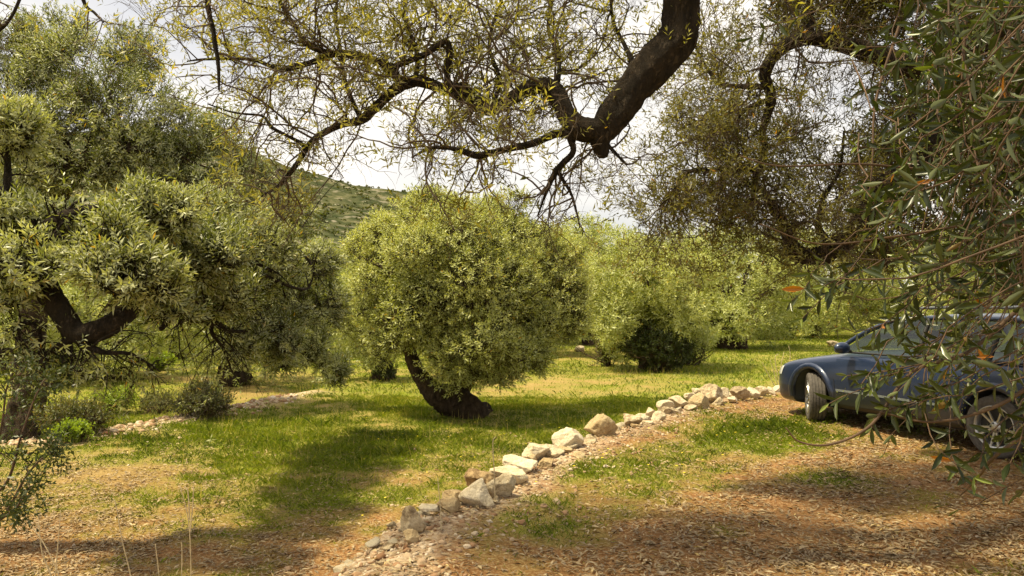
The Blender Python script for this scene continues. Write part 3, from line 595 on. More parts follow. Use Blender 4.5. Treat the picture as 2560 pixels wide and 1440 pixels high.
def overhead():
    rng = np.random.default_rng(51); w = Acc(); tw = Acc(); f = Acc()
    base = np.array([5.6, 3.3, 0.]); D = 4.8
    q = D / FPX
    def L(spec, **k): s = [(a, b, D + dd, r * q) for a, b, dd, r in spec]; return pxlimb(w, s, m=8, wob=.03, **k)
    T0 = L([(2120, -520, 1.4, 70), (1960, -430, .9, 62), (1760, -260, .3, 56), (1712, -80, 0, 48), (1703, 40, 0, 45), (1690, 105, 0, 48), (1635, 160, 0, 47), (1580, 215, 0, 44), (1535, 285, 0, 40), (1505, 340, 0, 30), (1510, 382, 0, 16)], sides=40, knob=.24, seed=3)
    Lm = L([(1520, 325, 0, 30), (1455, 325, 0, 30), (1418, 290, .05, 25), (1388, 232, .1, 24), (1345, 212, .1, 21), (1290, 238, .15, 18), (1228, 268, .2, 20), (1188, 252, .2, 16), (1150, 235, .2, 15), (1090, 215, .3, 15), (1040, 205, .3, 16), (992, 222, .3, 14), (940, 268, .35, 13),
            (905, 298, .4, 12), (850, 312, .4, 9), (795, 342, .4, 9), (768, 370, .4, 8), (738, 415, .4, 7), (700, 462, .4, 5), (655, 490, .45, 2.5)], sides=14, knob=.25, seed=5)
    L2 = L([(1440, 342, 0, 16), (1390, 336, 0, 11), (1330, 360, -.1, 9), (1240, 380, -.2, 8.5), (1190, 388, -.25, 8.5), (1140, 372, -.3, 6), (1085, 368, -.3, 4.5), (1030, 392, -.35, 2)], sides=8, seed=6)
    U1 = L([(1010, 214, .3, 13), (965, 165, .3, 12), (900, 140, .3, 10), (840, 134, .35, 9), (770, 158, .4, 8), (700, 172, .4, 7), (630, 150, .5, 5), (540, 146, .5, 4), (470, 152, .6, 2)], sides=8, seed=7)
    U2 = L([(975, 168, .3, 8), (1060, 138, .2, 8), (1116, 106, .2, 7), (1122, 150, .2, 9), (1118, 190, .2, 8), (1135, 218, .2, 10), (1170, 215, .2, 8), (1182, 282, .15, 5)], sides=8, seed=8)
    U3 = L([(900, 140, .3, 8), (780, 118, .2, 7), (742, 70, .2, 6), (700, 5, .2, 5), (650, -90, .2, 4)], sides=7, seed=9)
    D1 = L([(768, 366, .4, 6), (730, 345, .4, 5), (680, 318, .4, 5), (655, 288, .4, 4), (590, 280, .4, 3), (520, 258, .4, 2)], sides=6, seed=10)
    D2 = L([(1425, 345, 0, 8), (1432, 382, 0, 8), (1392, 428, 0, 8), (1365, 485, 0, 4), (1345, 540, 0, 2)], sides=6, seed=11)
    D3 = L([(1395, 428, 0, 6), (1425, 480, 0, 4), (1442, 530, .05, 3), (1450, 570, .05, 1.5)], sides=6, seed=12)
    D4 = L([(1515, 365, 0, 6), (1565, 415, 0, 3)], sides=6, seed=13)
    U4 = L([(905, 300, .4, 8), (870, 220, .5, 6), (850, 120, .6, 5), (840, 20, .7, 4), (850, -90, .8, 3)], sides=6, seed=14)
    U5 = L([(1230, 262, .2, 8), (1250, 200, .4, 6), (1225, 100, .6, 5), (1260, -20, .7, 4)], sides=6, seed=15)
    U6 = L([(1040, 205, .3, 7), (1040, 130, .5, 6), (1010, 40, .6, 5), (1020, -80, .7, 3)], sides=6, seed=16)
    U7 = L([(1390, 235, .1, 9), (1400, 150, .4, 6), (1370, 60, .6, 5), (1400, -60, .7, 3)], sides=6, seed=17)
    U8 = L([(1600, 190, 0, 9), (1560, 110, .3, 6), (1530, 30, .5, 5), (1540, -80, .7, 3)], sides=6, seed=18)
    H1 = L([(500, -160, -.9, 9), (518, 0, -.9, 5.5), (536, 90, -.9, 5), (546, 160, -.9, 4), (548, 225, -.9, 2)], sides=6, seed=19)
    H2 = L([(180, -120, -.6, 6), (208, 0, -.6, 4), (235, 30, -.6, 3), (258, 55, -.6, 1.5)], sides=6, seed=20)
    H3 = L([(-60, 110, -1.2, 5), (0, 80, -1.2, 4), (40, 20, -1.2, 3), (60, -60, -1.2, 5)], sides=6, seed=21)
    T = [sprig(rng, 4, .13, .052, .012) for _ in range(6)]
    K = dict(rng=rng, T=T)
    thicket(tw, f, *Lm, 30, L=(.6, 1.3), up=.5, leaf=.34, vmean=.6, m2=5, **K)
    thicket(tw, f, *Lm, 16, L=(.3, .65), up=-.5, leaf=.08, vmean=.5, trop=(0, 0, -.06), **K)
    thicket(tw, f, *(x[-40:] for x in Lm), 12, L=(.3, .7), up=-.3, leaf=.2, **K)
    thicket(tw, f, *L2, 22, L=(.25, .6), up=-.25, leaf=.22, trop=(0, 0, -.03), **K)
    for B, n in ((U1, 36), (U2, 18), (U3, 22), (U4, 22), (U5, 18), (U6, 20), (U7, 20), (U8, 20)): thicket(tw, f, *B, n, L=(.3, .8), up=.15, leaf=.46, vmean=.62, m2=6, **K)
    for B, n in ((D1, 12), (D2, 12), (D3, 10), (D4, 5), (H1, 7), (H2, 4), (H3, 4)): thicket(tw, f, *B, n, L=(.2, .55), up=-.1, leaf=.16, m2=4, m3=3, trop=(0, 0, -.03), r1=.006, **K)
    # the crown above the frame that shades the foreground, and the trunk out of view on the right
    d0 = P(2120, -520, D + 1.4)
    w2 = [limb(w, [base + [0, 0, -.1], base + [-.05, .1, 1.4], base + [-.2, .5, 3.6], base * .5 + d0 * .5 + [0, 0, 3.6], d0], [.42, .3, .26, .2, 70 * q], m=7, sides=16, knob=.3)]
    hi = limb(w, [base + [-.2, .4, 3.2], base + [-2.2, .4, 4.3], base + [-4.6, 1.2, 4.6], base + [-6.8, 1.8, 4.7]], [.2, .15, .1, .05], m=7, sides=10)
    hj = limb(w, [base + [-.2, .3, 3.0], base + [-1.3, -1.0, 4.2], base + [-2.9, -1.8, 4.5]], [.18, .12, .05], m=7, sides=10)
    hk = limb(w, [d0, P(1500, -420, 5.2), P(1100, -330, 5.6), P(700, -250, 5.8), P(300, -200, 6)], [.13, .09, .07, .05, .03], m=7, sides=10)
    for B, n in ((hk, 40), (hi, 40), (hj, 24)): thicket(tw, f, *B, n, L=(.5, 1.4), up=.2, leaf=.5, vmean=.5, sc=(1.0, 1.6), m2=6, m3=3, **K)
    bl = [(rng.uniform(-7.5, 6.5), rng.uniform(2.2, 5.6), rng.uniform(4.7, 5.6), rng.uniform(.35, .8), rng.uniform(.35, .8), .35) for _ in range(80)] + [(4.2, 5.8, 4.9, .8, .9, .5), (5.2, 4.6, 4.9, 1, 1, .5), (3.2, 4.4, 5.1, .9, .9, .5), (6.2, 5.8, 4.7, .9, 1, .5)]
    foliage(f, bl, 2600, rng, 51, ll=.07, lw=.02, L=.2, pairs=5, thr=.42, nfreq=2.2, depth=1.0, sub=0)
    root = empty('olive_tree', base, 'overhead olive tree with a thick dark limb snaking left across the sky', 'tree')
    link('twigs', tw.mesh('twigs', M_TWIGS), root); link('trunk', w.mesh('trunk', M_BARK, True), root)
    link('crown', f.mesh('crown', M_LEAFDRY), root)
overhead()

def right_tree():
    rng = np.random.default_rng(61); w = Acc(); tw = Acc(); f = Acc(); D = 6.6; q = D / FPX
    base = np.array([P(2900, 700, 7.2)[0], P(2900, 700, 7.2)[1], 0.]); 
    def L(spec, **k): s = [(a, b, D + dd, r * q * .80) for a, b, dd, r in spec]; return pxlimb(w, s, m=8, wob=.04, **k)
    R0 = limb(w, [base + [0, 0, -.1], base + [0, 0, 1.2], P(2860, 330, 7)], [.42, .34, .26], m=7, sides=16, knob=.3)
    R1 = L([(2900, 300, .4, 66), (2640, 200, .2, 52), (2480, 260, .1, 46), (2380, 340, 0, 42), (2280, 420, 0, 40), (2190, 490, 0, 36), (2150, 560, 0, 34), (2100, 615, 0, 30), (2040, 640, 0, 26), (1990, 630, 0, 24), (1960, 565, 0, 18), (1925, 505, 0, 15), (1892, 470, 0, 12), (1855, 455, 0, 5)], sides=14, knob=.25, seed=31)
    R2 = L([(2860, -60, .2, 56), (2560, 30, 0, 44), (2400, 130, -.1, 38), (2290, 175, -.1, 34), (2200, 140, -.1, 30), (2090, 105, 0, 25), (2000, 98, 0, 22), (1940, 130, 0, 18), (1914, 190, 0, 17), (1925, 245, 0, 16), (1908, 320, 0, 12), (1912, 385, 0, 11), (1890, 440, 0, 11), (1880, 510, 0, 5)], sides=12, knob=.25, seed=32)
    R3 = L([(1908, 425, 0, 9), (1850, 420, 0, 9), (1780, 425, 0, 8), (1720, 432, 0, 7), (1690, 470, 0, 4), (1650, 520, 0, 2)], sides=7, seed=33)
    R4 = L([(2070, 610, 0, 12), (2045, 560, 0, 9), (2060, 490, .1, 7), (2100, 420, .2, 5), (2110, 330, .3, 4)], sides=7, seed=34)
    R5 = L([(1912, 215, 0, 10), (1850, 215, .1, 8), (1790, 200, .2, 6), (1740, 120, .3, 4)], sides=7, seed=35)
    R6 = L([(1925, 250, 0, 8), (1860, 280, -.2, 7), (1820, 320, -.3, 6), (1770, 340, -.3, 3)], sides=7, seed=36)
    R7 = L([(2020, 100, 0, 12), (2030, 20, .2, 10), (2010, -60, .3, 8)], sides=7, seed=37)
    R8 = L([(2380, 340, 0, 20), (2330, 250, .3, 12), (2250, 320, .5, 9), (2200, 380, .6, 6)], sides=7, seed=38)
    R9 = L([(2560, 30, 0, 24), (2500, -60, .3, 18), (2300, -80, .4, 12), (2150, -60, .4, 8)], sides=7, seed=39)
    T = [sprig(rng, 3, .11, .048, .012) for _ in range(6)]; K = dict(rng=rng, T=T, m4=2)
    thicket(tw, f, *R1, 36, L=(.5, 1.1), up=.1, leaf=.4, vmean=.45, **K)
    thicket(tw, f, *(x[60:] for x in R1), 18, L=(.3, .9), up=-.15, leaf=.5, vmean=.5, **K)
    thicket(tw, f, *R2, 46, L=(.5, 1.1), up=.0, leaf=.25, vmean=.35, **K)
    for B, n in ((R3, 22), (R4, 18), (R5, 20), (R6, 16), (R7, 16), (R8, 16), (R9, 24)): thicket(tw, f, *B, n, L=(.3, .9), up=-.05, leaf=.42, vmean=.55, **K)
    # hanging curtain left of the boughs
    thicket(tw, f, *R3, 14, L=(.5, 1.0), up=-.6, leaf=.55, vmean=.55, trop=(0, 0, -.10), **K)
    bl = pb([(2230, 560, 8.0, 110, 90), (2170, 640, 8.2, 80, 50), (2300, 300, 7.6, 170, 140), (2450, 560, 7.8, 150, 110), (2200, 440, 7.8, 110, 90), (2560, 650, 7.6, 120, 90), (2080, 0, 7.3, 150, 90), (2450, 200, 7.4, 190, 150), (2250, 60, 7.4, 160, 100), (2560, 420, 7.4, 160, 140), (2380, -80, 7, 300, 160), (2000, -130, 7, 220, 110), (2800, 200, 7.5, 250, 300)])
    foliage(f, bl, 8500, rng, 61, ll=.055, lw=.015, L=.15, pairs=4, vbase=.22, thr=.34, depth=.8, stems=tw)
    foliage(f, pb([(1990, 330, 7.4, 150, 200), (1800, 480, 7.2, 150, 120), (1780, 180, 7.4, 120, 170), (1660, 520, 7.0, 90, 90), (2050, 520, 7.4, 110, 80), (2070, 280, 7.5, 120, 120)]), 750, rng, 62, ll=.05, lw=.013, L=.14, pairs=3, vbase=.4, thr=.46, nfreq=3, depth=.95, stems=tw, sub=0)
    root = empty('olive_tree', base, 'dense twiggy olive tree on the right with dark twisting limbs above the car', 'tree')
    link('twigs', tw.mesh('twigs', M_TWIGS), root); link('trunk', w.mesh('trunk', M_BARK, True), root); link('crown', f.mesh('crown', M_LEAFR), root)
right_tree()

def near_sprays():
    rng = np.random.default_rng(71); w = Acc(); f = Acc(); fl = Acc()
    base = np.array([2.9, 1.4, 0.0])
    # crown points seen in the photo: column of foliage on the right, denser to the right
    tg = []
    def edge(y): return np.interp(y, [-100, 0, 150, 300, 420, 560, 700, 800, 900, 1000, 1060, 1120, 1180, 1260], [2230, 2230, 2200, 2170, 2210, 2130, 2060, 2010, 2090, 2100, 2150, 2330, 2400, 2480])
    while len(tg) < 400:
        x = rng.uniform(1990, 2760); y = rng.uniform(-60, 1190); e = edge(y)
        if x < e - 10: continue
        if x < 2620 and y > 640 and rng.random() < .78: continue
        if rng.random() < .35 + .65 * min(1, (x - e) / 250): tg.append((x, y, rng.uniform(1.8, 3.3)))
    tg += [(x_, y_, 2.0) for x_, y_ in ((2170, 985), (2210, 1030), (2150, 1000), (2240, 990), (2460, 1100), (2400, 1070), (2480, 1060), (2350, 940), (2190, 900), (2090, 800), (2050, 760), (2140, 760), (2400, 820), (2330, 700), (2480, 980), (2420, 1150), (2300, 560), (2240, 640))] + [(1965, 735, 2.3), (2010, 740, 2.3), (2195, 1000, 2.0), (2185, 1020, 2.0), (2430, 1080, 1.9), (2420, 1100, 1.9), (2440, 1060, 2.0), (2420, 330, 1.9), (1845, 110, 2.8), (2130, 215, 2.6), (2270, 900, 2.0), (2330, 1010, 2.1), (2400, 900, 2.0), (2500, 1160, 1.9), (2530, 880, 2), (2290, 850, 2.1), (2230, 960, 2.05), (2410, 1220, 2.3), (2140, 940, 2.2), (2555, 1190, 1.9), (2300, 780, 2.1)]
    tg = np.array(tg); tg = tg[~((np.abs(tg[:, 0] - 2490) < 75) & (np.abs(tg[:, 1] - 1060) < 80))]; e = P(tg[:, 0], tg[:, 1], tg[:, 2]); N = len(e)
    ln = rng.uniform(.45, .95, N); back = np.stack([rng.uniform(.05, 1.1, N) + .5 * (tg[:, 0] < 2250), rng.normal(0, .45, N), rng.uniform(.1, 1.2, N)], 1); back = nrm(back)
    st = e + back * ln[:, None] * .9; t = np.linspace(0, 1, 9)[None, :, None]
    sag = np.array([-.08, 0, -.10]) * ln[:, None]
    pts = st[:, None] * (1 - t) + e[:, None] * t + sag[:, None] * (t * (1 - t) * 3) + np.cumsum(rng.normal(0, .013, (N, 9, 3)), 1)
    tubes(pts, np.linspace(.0026, .0012, 9)[None] * rng.uniform(.7, 1.3, (N, 1)), 5, w, .5)
    # leaf pairs along the outer part of each shoot, whorl at its tip
    B = []; A = []; Nn = []; Ls = []; Vv = []
    for i in range(N):
        k = rng.integers(5, 10); az = rng.random() * 6.28; vv = np.clip(rng.normal(.42, .14), 0, .85)
        for j in range(k):
            tt = 1 - (j / k) * .62; fi = tt * 8; a0 = min(int(fi), 7); pp = pts[i, a0] * (1 - fi + a0) + pts[i, a0 + 1] * (fi - a0); Tn = nrm((pts[i, a0 + 1] - pts[i, a0])[None])[0]
            u = nrm(np.cross(Tn, [.2, .9, .3])[None])[0]; v = np.cross(Tn, u); az += 1.57 + rng.normal(0, .2)
            for s in (0, math.pi):
                if rng.random() < .12: continue
                rr = u * math.cos(az + s) + v * math.sin(az + s); an = math.radians(rng.uniform(20, 45) if j < 2 else rng.uniform(45, 80))
                B.append(pp); A.append(Tn * math.cos(an) + rr * math.sin(an) + np.array([0, 0, -.10])); Nn.append(Tn - rr * .3 + rng.normal(0, .3, 3) + np.array([0, 0, .4])); Ls.append(rng.uniform(.044, .074) * (.62 if j == 0 else 1)); 
                Vv.append(.93 if j == 0 and rng.random() < .6 else (.99 if rng.random() < .012 else np.clip(vv + rng.normal(0, .12), 0, .85)))
        # flower buds: tiny yellow green panicles
        if rng.random() < .45:
            for j in range(3):
                tt = 7 - j; c0 = pts[i, tt]
                for _ in range(12):
                    dd = rng.normal(0, 1, 3); dd /= np.linalg.norm(dd); B2 = c0 + dd * rng.uniform(.004, .025); leaves(fl, B2[None], dd[None] , rng.normal(size=(1, 3)), np.array([.005]), np.array([.0035]), np.array([.3]))
    B = np.array(B); leaves(f, B, np.array(A), np.array(Nn), np.array(Ls), np.array(Ls) * rng.uniform(.22, .30, len(B)), np.array(Vv), True)
    # long thin arching bare twigs
    for s in ([(2560, 760, 2.2), (2420, 880, 2.1), (2280, 930, 2.05), (2180, 1060, 2.0), (2080, 1110, 2.0), (2000, 1105, 2.0), (1965, 1070, 2.0)], [(2700, 640, 2.4), (2500, 560, 2.4), (2250, 590, 2.4), (2050, 610, 2.4), (1900, 560, 2.4)], [(2700, 330, 2.5), (2400, 420, 2.5), (2150, 410, 2.5), (1950, 415, 2.5), (1850, 390, 2.5)],
              [(2600, 950, 2.0), (2480, 1020, 2.0), (2330, 1055, 2.0), (2200, 1030, 2.0)], [(2640, 1040, 2), (2500, 1130, 2), (2440, 1200, 2.1), (2400, 1240, 2.2)], [(2420, -80, 2.3), (2410, 120, 2.3), (2395, 280, 2.3), (2330, 480, 2.4), (2290, 640, 2.4)], [(2620, -60, 2.4), (2520, 200, 2.4), (2430, 500, 2.5), (2400, 760, 2.5)], [(2250, 60, 2.9), (2190, 250, 2.9), (2180, 420, 2.8), (2160, 600, 2.8)]):
        s = np.array(s); limb(w, P(s[:, 0], s[:, 1], s[:, 2]), np.linspace(.006, .0018, len(s)), m=6, sides=6, knob=.1)
    # curled withered leaf and the boughs that carry the sprays, rising to a trunk beside the camera
    bows = [[base + [0, 0, .0], base + [0, .05, 1.1], base + [-.1, .3, 2.1], base + [-.5, .7, 3.1]], [base + [-.1, .3, 2.0], base + [-.4, .9, 2.7], base + [-.9, 1.2, 3.3]], [base + [0, .05, 1.2], base + [-.2, .5, 1.9], base + [-.5, .9, 2.4]]]
    for i, bsp in enumerate(bows): limb(w, bsp, [.13, .10, .06, .03][:len(bsp)] if i == 0 else [.06, .035, .012], m=7, sides=10, knob=.25, seed=i)
    root = empty('olive_tree', base, 'nearest olive tree, broad dark leaves drooping in front of the blue car', 'tree')
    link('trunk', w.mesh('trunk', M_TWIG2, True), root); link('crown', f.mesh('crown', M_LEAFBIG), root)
    c = link('flower_buds', fl.mesh('flower_buds', M_BUD), root); c['label'] = 'tiny yellow green bud clusters between the broad leaves'
near_sprays()

# ------------------------------------------------------------------ shrubs and weeds
def shrub(name, label, px, by, w_px, h_px, seed, mat, N=500, ll=.05, lw=.02, d=None, L=.15, up=.6, cat='bush', stems=8, pairs=4, thr=.28):
    rng = np.random.default_rng(seed); b = ground_hit(px, by)
    if d is not None: b = P(px, by, d); b[2] = gz(b[0], b[1])
    d = float(proj(b)[2]); W = w_px / FPX * d; H = h_px / FPX * d
    bl = [(b[0], b[1], b[2] + H * .5, W * .42, W * .42, H * .5)] + [(b[0] + math.cos(a) * W * .3, b[1] + math.sin(a) * W * .3, b[2] + H * rng.uniform(.3, .7), W * .24, W * .24, H * .3) for a in np.linspace(0, 6, 6)]
    root = empty(name, b, label, cat); w = Acc(); f = Acc()
    dr = rng.normal(0, .5, (stems, 3)); dr[:, 2] = 1; A, R = grow(np.repeat(b[None] + [0, 0, -.03], stems, 0) + rng.normal(0, W * .12, (stems, 3)) * [1, 1, 0], dr, rng.uniform(.6, 1, stems) * H, np.full(stems, .012 * max(1, d / 12)), rng, n=7, wob=.25); tubes(A, R, 5, w, .5)
    st, dr, ln, rd = spawn(A, R, 5, rng); A, R = grow(st, dr, ln, rd, rng); tubes(A, R, 4, w, .5)
    foliage(f, bl, N, rng, seed, ll=ll, lw=lw, L=L, pairs=pairs, up=up, stems=w, thr=thr, bump=.35, depth=.7)
    link('stems', w.mesh('stems', M_TWIG, True), root); link('foliage', f.mesh('foliage', mat), root); return root
shrub('bush', 'brownish green rounded bush beside the pale gravel bank', 185, 1085, 150, 75, 81, M_BUSH, 650, .05, .022)
shrub('bush', 'bright lime green leafy bush catching the sun by the gravel bank', 290, 1035, 90, 60, 82, M_LIME, 360, .05, .024)
shrub('bush', 'soft green bush under the hanging twigs at the end of the gravel bank', 505, 1040, 125, 75, 83, M_BUSH, 650, .05, .018)
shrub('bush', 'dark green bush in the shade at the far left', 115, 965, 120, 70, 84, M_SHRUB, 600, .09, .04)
shrub('ivy_patch', 'low bright green plants creeping beside the gravel bank', 175, 1100, 70, 30, 85, M_LIME, 200, .05, .035, cat='plant')
shrub('bush', 'grey green clump of weeds between the lime bush and the soft green bush', 395, 1030, 90, 45, 86, M_BUSH, 300, .05, .012, up=1.2)
shrub('bush', 'pale green bushes beneath the distant trees on the left', 400, 925, 60, 38, 87, M_LIME, 260, .09, .04)
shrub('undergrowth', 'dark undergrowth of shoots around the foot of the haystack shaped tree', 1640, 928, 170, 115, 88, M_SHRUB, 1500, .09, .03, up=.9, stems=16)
shrub('undergrowth', 'thin leafy suckers at the left foot of the haystack shaped tree', 1520, 915, 70, 110, 89, M_BUSH, 420, .08, .028, up=1.0, stems=14)
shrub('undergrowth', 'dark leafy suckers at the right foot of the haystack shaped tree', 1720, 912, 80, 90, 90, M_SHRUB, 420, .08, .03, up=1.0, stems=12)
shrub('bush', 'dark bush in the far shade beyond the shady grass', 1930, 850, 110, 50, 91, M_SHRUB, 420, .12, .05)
shrub('bush', 'dark weeds beside the foot of the small tree behind the middle tree', 965, 952, 46, 40, 92, M_SHRUB, 160, .08, .02, up=1.0)
shrub('bush', 'pale scrub bush beside the far gravel behind the middle tree', 1290, 885, 70, 24, 94, M_BUSH, 200, .08, .03)

def left_shrub():
    rng = np.random.default_rng(95); b = np.array([-3.15, 4.5, gz(-3.15, 4.5)]); w = Acc(); f = Acc(); st0 = []
    specs = [[(-60, 1330, 4.2), (20, 1200, 4.2), (50, 1100, 4.2), (85, 1000, 4.25), (110, 950, 4.3)], [(-50, 1340, 4.1), (10, 1290, 4.1), (60, 1200, 4.1), (100, 1150, 4.1), (135, 1130, 4.1)], [(-60, 1300, 4.4), (-20, 1180, 4.4), (5, 1060, 4.4), (20, 960, 4.4), (60, 930, 4.4)], [(-50, 1340, 4.1), (0, 1300, 4.1), (40, 1270, 4.0), (70, 1220, 4.0)]]
    T = [sprig(rng, 3, .09, .030, .011) for _ in range(5)]
    for s in specs:
        s = np.array(s, float); q = np.concatenate([[b + [0, 0, -.05]], P(s[:, 0], s[:, 1], s[:, 2])]); p, r = limb(w, q, np.linspace(.011, .003, len(q)), m=6, sides=6, knob=.1)
        st, dr, ln, rd = spawn(p[None, 12:], r[None, 12:], 15, rng, t0=0.0, lf=(.12, .28), rf=.5, rmin=.002, up=.1); A, R = grow(st, dr, ln, rd, rng); tubes(A, R, 4, w, .5)
        st, dr, ln, rd = spawn(A, R, 3, rng, lf=(.4, .7), rmin=.0015); A2, R2 = grow(st, dr, ln, rd, rng); tubes(A2, R2, 3, w, .5)
        e = np.concatenate([A[:, -1], A2[:, -1], A2[:, 2]]); dd = np.concatenate([A[:, -1] - A[:, -2], A2[:, -1] - A2[:, -2], A2[:, 2] - A2[:, 1]])
        put_sprigs(f, T, e, dd, rng.uniform(.7, 1.2, len(e)), rng, rng.normal(.5, .2, len(e)))
    root = empty('shrub', b, 'small leaved dark shrub leaning in at the lower left edge', 'shrub'); link('stems', w.mesh('stems', M_TWIG, True), root); link('foliage', f.mesh('foliage', M_SHRUB), root)
left_shrub()

# dry stalks in the foreground
M_STRAW = simple('dry_straw', (.50, .40, .24), .8, noise=.25, nscale=40)
STALKS = [('pair of pale dry stalks crossing at the lower left corner', [[(150, 1450), (110, 1360), (60, 1290), (40, 1260)], [(130, 1450), (105, 1380), (95, 1290), (80, 1265)]]),
          ('upright pale dry stalk right of the crossing pair', [[(138, 1450), (145, 1360), (152, 1275)]]),
          ('single tall dry stalk curving left among the fallen leaves', [[(328, 1450), (305, 1350), (295, 1290), (287, 1250)]]),
          ('branched dry grass stalk with hooked tips, tallest of the foreground', [[(478, 1450), (474, 1330), (465, 1270), (450, 1215)], [(475, 1330), (482, 1260), (484, 1215)], [(474, 1300), (470, 1230), (462, 1217)]]),
          ('short dry stalk left of the branched one', [[(398, 1450), (392, 1390), (388, 1360)]]), ('short upright dry stalk beside the branched one', [[(454, 1450), (455, 1380), (453, 1355)]]),
          ('thin dry grass stem with drooping tip in front of the stone row', [[(1238, 1262), (1236, 1190), (1232, 1110), (1238, 1092)]]),
          ('thin dry stem standing above the crumbled end of the stone row', [[(1104, 1330), (1100, 1260), (1094, 1195)]]),
          ('dry seeding weeds by the front bumper of the car', [[(1950, 985), (1935, 930), (1925, 900)], [(1952, 985), (1950, 930), (1960, 880)], [(1955, 985), (1975, 900), (1972, 865)], [(1948, 985), (1915, 925), (1905, 905)], [(1953, 985), (1938, 900), (1945, 885)]])]
for i, (lab, ss) in enumerate(STALKS):
    w = Acc(); b = None
    for j, s in enumerate(ss):
        s = np.array(s, float)
        if i < 6: dd = 5.3
        else: dd = float(proj(ground_hit(s[0, 0], s[0, 1]))[2])
        q = P(s[:, 0], s[:, 1], np.full(len(s), dd))
        if i < 6 and s[0, 1] >= 1450:
            g = np.array([q[0, 0], q[0, 1], gz(q[0, 0], q[0, 1])]); q = np.concatenate([[g], q])
        if b is None: b = q[0].copy()
        limb(w, q, np.linspace(.0048, .0026, len(q)) * (dd / 5.3) ** .6, m=5, sides=5, knob=.1, seed=i)
    root = tag(link('dry_stalk', w.mesh('dry_stalk', M_STRAW, True), None), lab, 'dry stalk', 'dry stalks standing in the grove')

# ------------------------------------------------------------------ stones
def rock_material(name, cols):
    m, n, o = newmat(name); L = n.links.new
    t = n.nodes.new('ShaderNodeTexCoord'); x = n.nodes.new('ShaderNodeTexNoise'); x.inputs['Scale'].default_value = 9; x.inputs['Detail'].default_value = 9; x.inputs['Roughness'].default_value = .68; L(t.outputs['Object'], x.inputs['Vector'])
    oi = n.nodes.new('ShaderNodeObjectInfo'); ad = n.nodes.new('ShaderNodeMath'); ad.operation = 'MULTIPLY_ADD'; ad.inputs[1].default_value = .35; L(oi.outputs['Random'], ad.inputs[0]); L(x.outputs['Fac'], ad.inputs[2])
    r0 = ramp(n, cols); L(ad.outputs[0], r0.inputs[0]); pit = n.nodes.new('ShaderNodeTexVoronoi'); pit.feature = 'DISTANCE_TO_EDGE'; pit.inputs['Scale'].default_value = 11; wv = n.nodes.new('ShaderNodeMixRGB'); wv.inputs[0].default_value = .35; L(t.outputs['Object'], wv.inputs[1]); L(x.outputs['Color'], wv.inputs[2]); L(wv.outputs[0], pit.inputs['Vector']); pr = ramp(n, [(.0, (.35, .28, .22)), (.045, (1, 1, 1))]); L(pit.outputs['Distance'], pr.inputs[0]); r = n.nodes.new('ShaderNodeMixRGB'); r.blend_type = 'MULTIPLY'; r.inputs[0].default_value = .8; L(r0.outputs[0], r.inputs[1]); L(pr.outputs[0], r.inputs[2])
    v = n.nodes.new('ShaderNodeTexNoise'); v.inputs['Scale'].default_value = 55; v.inputs['Detail'].default_value = 5; L(t.outputs['Object'], v.inputs['Vector'])
    p = n.nodes.new('ShaderNodeBsdfPrincipled'); p.inputs['Roughness'].default_value = .92; p.inputs['Specular IOR Level'].default_value = .2; L(r.outputs[0], p.inputs['Base Color'])
    a2 = n.nodes.new('ShaderNodeMath'); a2.operation = 'MULTIPLY_ADD'; a2.inputs[1].default_value = .35; L(v.outputs['Fac'], a2.inputs[0]); L(x.outputs['Fac'], a2.inputs[2])
    b = n.nodes.new('ShaderNodeBump'); b.inputs['Strength'].default_value = .8; b.inputs['Distance'].default_value = .03; L(a2.outputs[0], b.inputs['Height']); L(b.outputs[0], p.inputs['Normal']); L(p.outputs[0], o.inputs[0]); return m
M_ROCK = rock_material('limestone', [(.40, (.11, .075, .042)), (.54, (.37, .29, .18)), (.68, (.56, .47, .32)), (.95, (.64, .56, .42))])
M_ROCKY = rock_material('ochre_limestone', [(.42, (.14, .085, .04)), (.6, (.38, .27, .14)), (.95, (.54, .44, .27))])
def ico(sub):
    bm = bmesh.new(); bmesh.ops.create_icosphere(bm, subdivisions=sub, radius=1); bm.verts.ensure_lookup_table()
    V = np.array([v.co[:] for v in bm.verts]); F = np.array([[v.index for v in f.verts] for f in bm.faces]); bm.free(); return V, F
IV4, IF4 = ico(5); IV2, IF2 = ico(3)
def rock_shape(V, rng, planes=10, sharp=1.0):
    n = nrm(rng.normal(size=(planes, 3))); h = rng.uniform(.5, .98, planes)
    dots = V @ n.T; r = np.where(dots > .05, h / np.maximum(dots, .05), 9).min(1); r = np.minimum(r, 1.15)
    r = r * (1 + .13 * (fbm(V * 2.2 + rng.random(3) * 20, 3, 4) - .5) * 2 + .11 * (fbm(V * 5 + rng.random(3) * 9, 7, 3) - .5) + .04 * (vnoise(V * 16, 5) - .5))
    return V * r[:, None]
